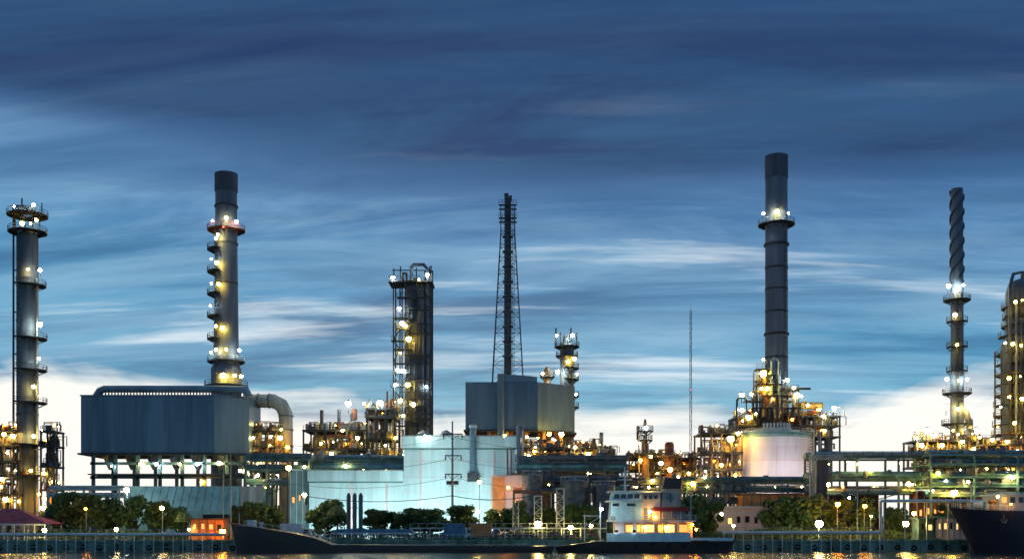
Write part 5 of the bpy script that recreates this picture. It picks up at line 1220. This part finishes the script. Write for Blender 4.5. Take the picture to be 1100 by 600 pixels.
# trees
for px,pt,w_,v,l in ((66,533,30,0,'dark round tree just right of the far-left tower foot'),(90,529,44,1,'broadest dark tree left of the low teal hall'),(112,535,34,2,'dark tree overlapping the broadest one on its right'),
                     (146,536,36,0,'dark tree in front of the left end of the teal hall'),(170,541,34,3,'mid green tree lit from behind before the teal hall'),(190,546,26,4,'small tree before the middle of the teal hall'),
                     (256,543,20,1,'small bushy tree behind the barge bow, left of its neighbour'),(274,539,30,2,'dark spreading tree behind the barge bow'),(293,545,22,4,'low shrubby tree between barge bow and tall yellow lamp post'),
                     (352,538,34,0,'rounded tree at the left end of the cyan hall'),(408,545,30,1,'small tree before the lower cyan wall'),(455,544,40,2,'wide umbrella-shaped tree before the cyan hall, left of the power pole'),
                     (497,543,32,3,'tree tucked behind the base of the power pole'),(536,546,24,4,'small tree left of the orange shed door'),(556,541,26,0,'dark tree in front of the orange shed'),
                     (585,543,26,1,'dark tree between the lattice trestles'),(622,541,32,2,'dark tree right of the lattice trestles'),(745,534,34,0,'dark tree right of the ship funnel'),(764,541,26,3,'smaller tree right of the ship stern'),
                     (832,537,30,1,'dark tree below the left of the white tank'),(853,533,38,2,'tallest dark tree below the white tank'),(876,535,32,0,'dark tree below the right edge of the white tank'),
                     (900,539,30,3,'tree behind the left amber lamp on the right bank'),(926,537,32,4,'tree behind the right amber lamp on the right bank'),(962,545,22,2,'shaded tree beneath the raised pipe crossing'),(1020,541,30,1,'tree behind the pale lit kiosk')):
    if 345 < px < 545: pt += 2; w_ *= 1.3
    tree(px, pt, 236 if px not in (745,764) else 232, w_, l, v)
palm(362,541,232,'small palm with drooping fronds beside the tree at the cyan hall left end'); palm(198,548,230,'small palm at the right end of the left tree row'); palm(1042,549,230,'small palm right of the pale lit kiosk')

# trestles (lattice)
def trestle(px0, px1, ptop, d, label):
    t = thing('lattice_trestle', label, 'trestle', (X((px0+px1)/2,d),d+.8,GZ),'pale lattice trestles on the centre bank'); zt = Z(ptop,d)
    for px in (px0,px1):
        for y in (d,d+1.4): link('leg', MB().bar((X(px,d),y,GZ),(X(px,d),y,zt),.2), M['silver'], t, smooth=False)
    z = GZ; k = 0; lb = MB()
    while z < zt-1: lb.bar((X(px0 if k%2 else px1,d),d,z),(X(px1 if k%2 else px0,d),d,z+1.1),.12); lb.bar((X(px0,d),d,z),(X(px1,d),d,z),.1); z += 1.1; k += 1
    link('lacing', lb, M['silver'], t, smooth=False); link('cap', MB().box(X(px0,d)-.2,X(px1,d)+.2,d-.2,d+1.6,zt,zt+.25), M['silver'], t, smooth=False)
trestle(598,606,525,228,'tallest pale lattice trestle left of the ship'); trestle(574,582,533,230,'pale lattice trestle in the middle of the three'); trestle(551,557,538,230,'leftmost pale lattice trestle by the orange shed')
rack('low brown beam line carried across the lattice trestles', 552, 600, [527], 231, 2, 7, 'brown', ('brown','steel'), 2, .2, seed=17, rail=False)
# three dolphins
t = thing('vent_pipes', 'three upright dark pipes side by side before the cyan hall', 'pipes', (X(381,226),226,GZ))
for px in (374.5,381,387.5):
    p = link('upright_pipe', MB().lathe(X(px,226),226,[(.42,GZ),(.42,Z(532,226)),(.25,Z(530,226)),(.2,Z(529,226))],12), M['tealdark'], t)
link('tie_bar', MB().bar((X(374,226),225.7,Z(545,226)),(X(388,226),225.7,Z(545,226)),.15), M['tealdark'], t)
# blue canopy pontoon
t = thing('canopy', 'long low blue canopy on posts beside the three upright pipes', 'canopy', (X(405,220),221,GZ))
link('roof', MB().prism([(X(356,220),Z(572,220)),(X(446,220),Z(572,220)),(X(440,220),Z(567.5,220)),(X(362,220),Z(567.5,220))],219.5,223), M['blue'], t, smooth=False)
link('edge', MB().box(X(356,220),X(446,220),219.35,219.5,Z(572.5,220),Z(571.6,220)), M['white'], t, smooth=False)
for k in range(10): x = X(359+k*9.4,220); link('post', MB().box(x-.06,x+.06,219.8,219.9,GZ,Z(572,220)), M['white'], t, smooth=False)
# parked truck, container
def truck(px, d, label, mbdy, mcab):
    x = X(px,d); t = thing('truck', label, 'truck', (x,d,GZ))
    c = link('cab', MB().prism([(x+1.3,GZ+.5),(x+3.0,GZ+.5),(x+3.0,GZ+1.3),(x+2.7,GZ+2.3),(x+1.3,GZ+2.3)],d-1,d+1), M[mcab], t, smooth=False)
    link('window', MB().prism([(x+1.7,GZ+1.4),(x+2.8,GZ+1.4),(x+2.55,GZ+2.1),(x+1.7,GZ+2.1)],d-1.05,d-1.01), M['glass'], c, smooth=False)
    link('cargo_box', MB().box(x-3,x+1.2,d-1.1,d+1.1,GZ+.7,GZ+3.3), M[mbdy], t, smooth=False); link('chassis', MB().box(x-3,x+2.9,d-.8,d+.8,GZ+.4,GZ+.68), M['dark'], t, smooth=False)
    for dx_ in (-2.2,-1.2,2.1):
        for y in (d-1.0,d+.8): link('wheel', MB().path([(x+dx_,y,GZ+.42),(x+dx_,y+.22,GZ+.42)],.42,12), M['tyre'], t)
truck(493, 219.5, 'dark blue box truck parked at the foot of the power pole', 'blue', 'white')
truck(522, 219.5, 'orange box truck parked right of the power pole', 'orange', 'white')
truck(318, 220, 'pale box truck parked behind the barge near the tall yellow lamp post', 'white', 'pinkw')

# lamps on the bank
for px,py,d,k,s,l in ((48,569,221,'warm',1.1,'low lamp at the right eave of the red pavilion'),(125,568,221,'warm',1.2,'low lamp below the dark trees, middle of the left bank'),(92,546,228,'sod',.9,'amber lamp among the dark trees left'),
                      (203,568,221,'warm',1.1,'low lamp at the left of the orange hut'),(239,570,218,'sod',1.3,'brightest orange lamp at the barge bow'),(174,545,226,'warm',1.1,'pale lamp glowing in the trees before the teal hall'),
                      (310,502,226,'yel',1.6,'tall lamp post with yellow head left of the cyan hall'),(515,517,236,'yel',1.3,'yellow lamp before the upper cyan hall wall'),(514,549,234,'warm',1.2,'lamp low before the cyan hall beside the trees'),
                      (327,531,234,'warm',1.,'lamp at the left end wall of the cyan hall'),(578,562,222,'warm',1.7,'bright pale lamp below the middle trestle'),(613,566,221,'warm',1.4,'pale lamp right of the tallest trestle'),(635,564,219,'warm',1.2,'small lamp beneath the white gangway frame'),
                      (788,564,221,'warm',1.3,'pale lamp just beyond the ship stern'),(880,562,221,'warm',1.7,'bright oval lamp on the right bank pipe'),
                      (900,541,228,'sod',1.3,'left one of two amber lamps among right bank trees'),(929,543,228,'sod',1.2,'right one of two amber lamps among right bank trees'),(936,554,224,'warm',.8,'faint lamp below the right amber lamp'),
                      (982,551,216,'yel',1.8,'brilliant yellow lamp under the raised pipe crossing'),(973,562,220,'warm',1.3,'pale lamp low beside the brilliant yellow one'),(1025,529,244,'yel',2.,'large yellow lamp above the red-brown deckhouse row'),
                      (136,526,255,'cool',1.9,'broad white floodlight left of the teal hall roof'),(178,542,240,'warm',1.0,'floodlight shining on the teal hall front'),(845,548,240,'sod',.9,'amber lamp hidden in the trees below the tank'),(775,552,240,'warm',.9,'lamp by the low pink building')):
    street_lamp(px,py,d,l,k,s*.8)
# mast like poles
for px,pt,d,l in ((248,487,225,'plain thin pale pole before the long blue-grey box'),(240,490,232,'second thin pole left of the plain pale one'),(921,525,220,'thin pale pole on the right bank between the amber lamps')):
    x = X(px,d); o = link('flag_pole', MB().lathe(x,d,[(.11,GZ),(.07,Z(pt,d))],8), M['silver']); tag(o,l,'pole','thin bare poles on the bank')
print('OBJS', len(bpy.data.objects), 'TRIS', sum(len(p.vertices)-2 for m in bpy.data.meshes for p in m.polygons))
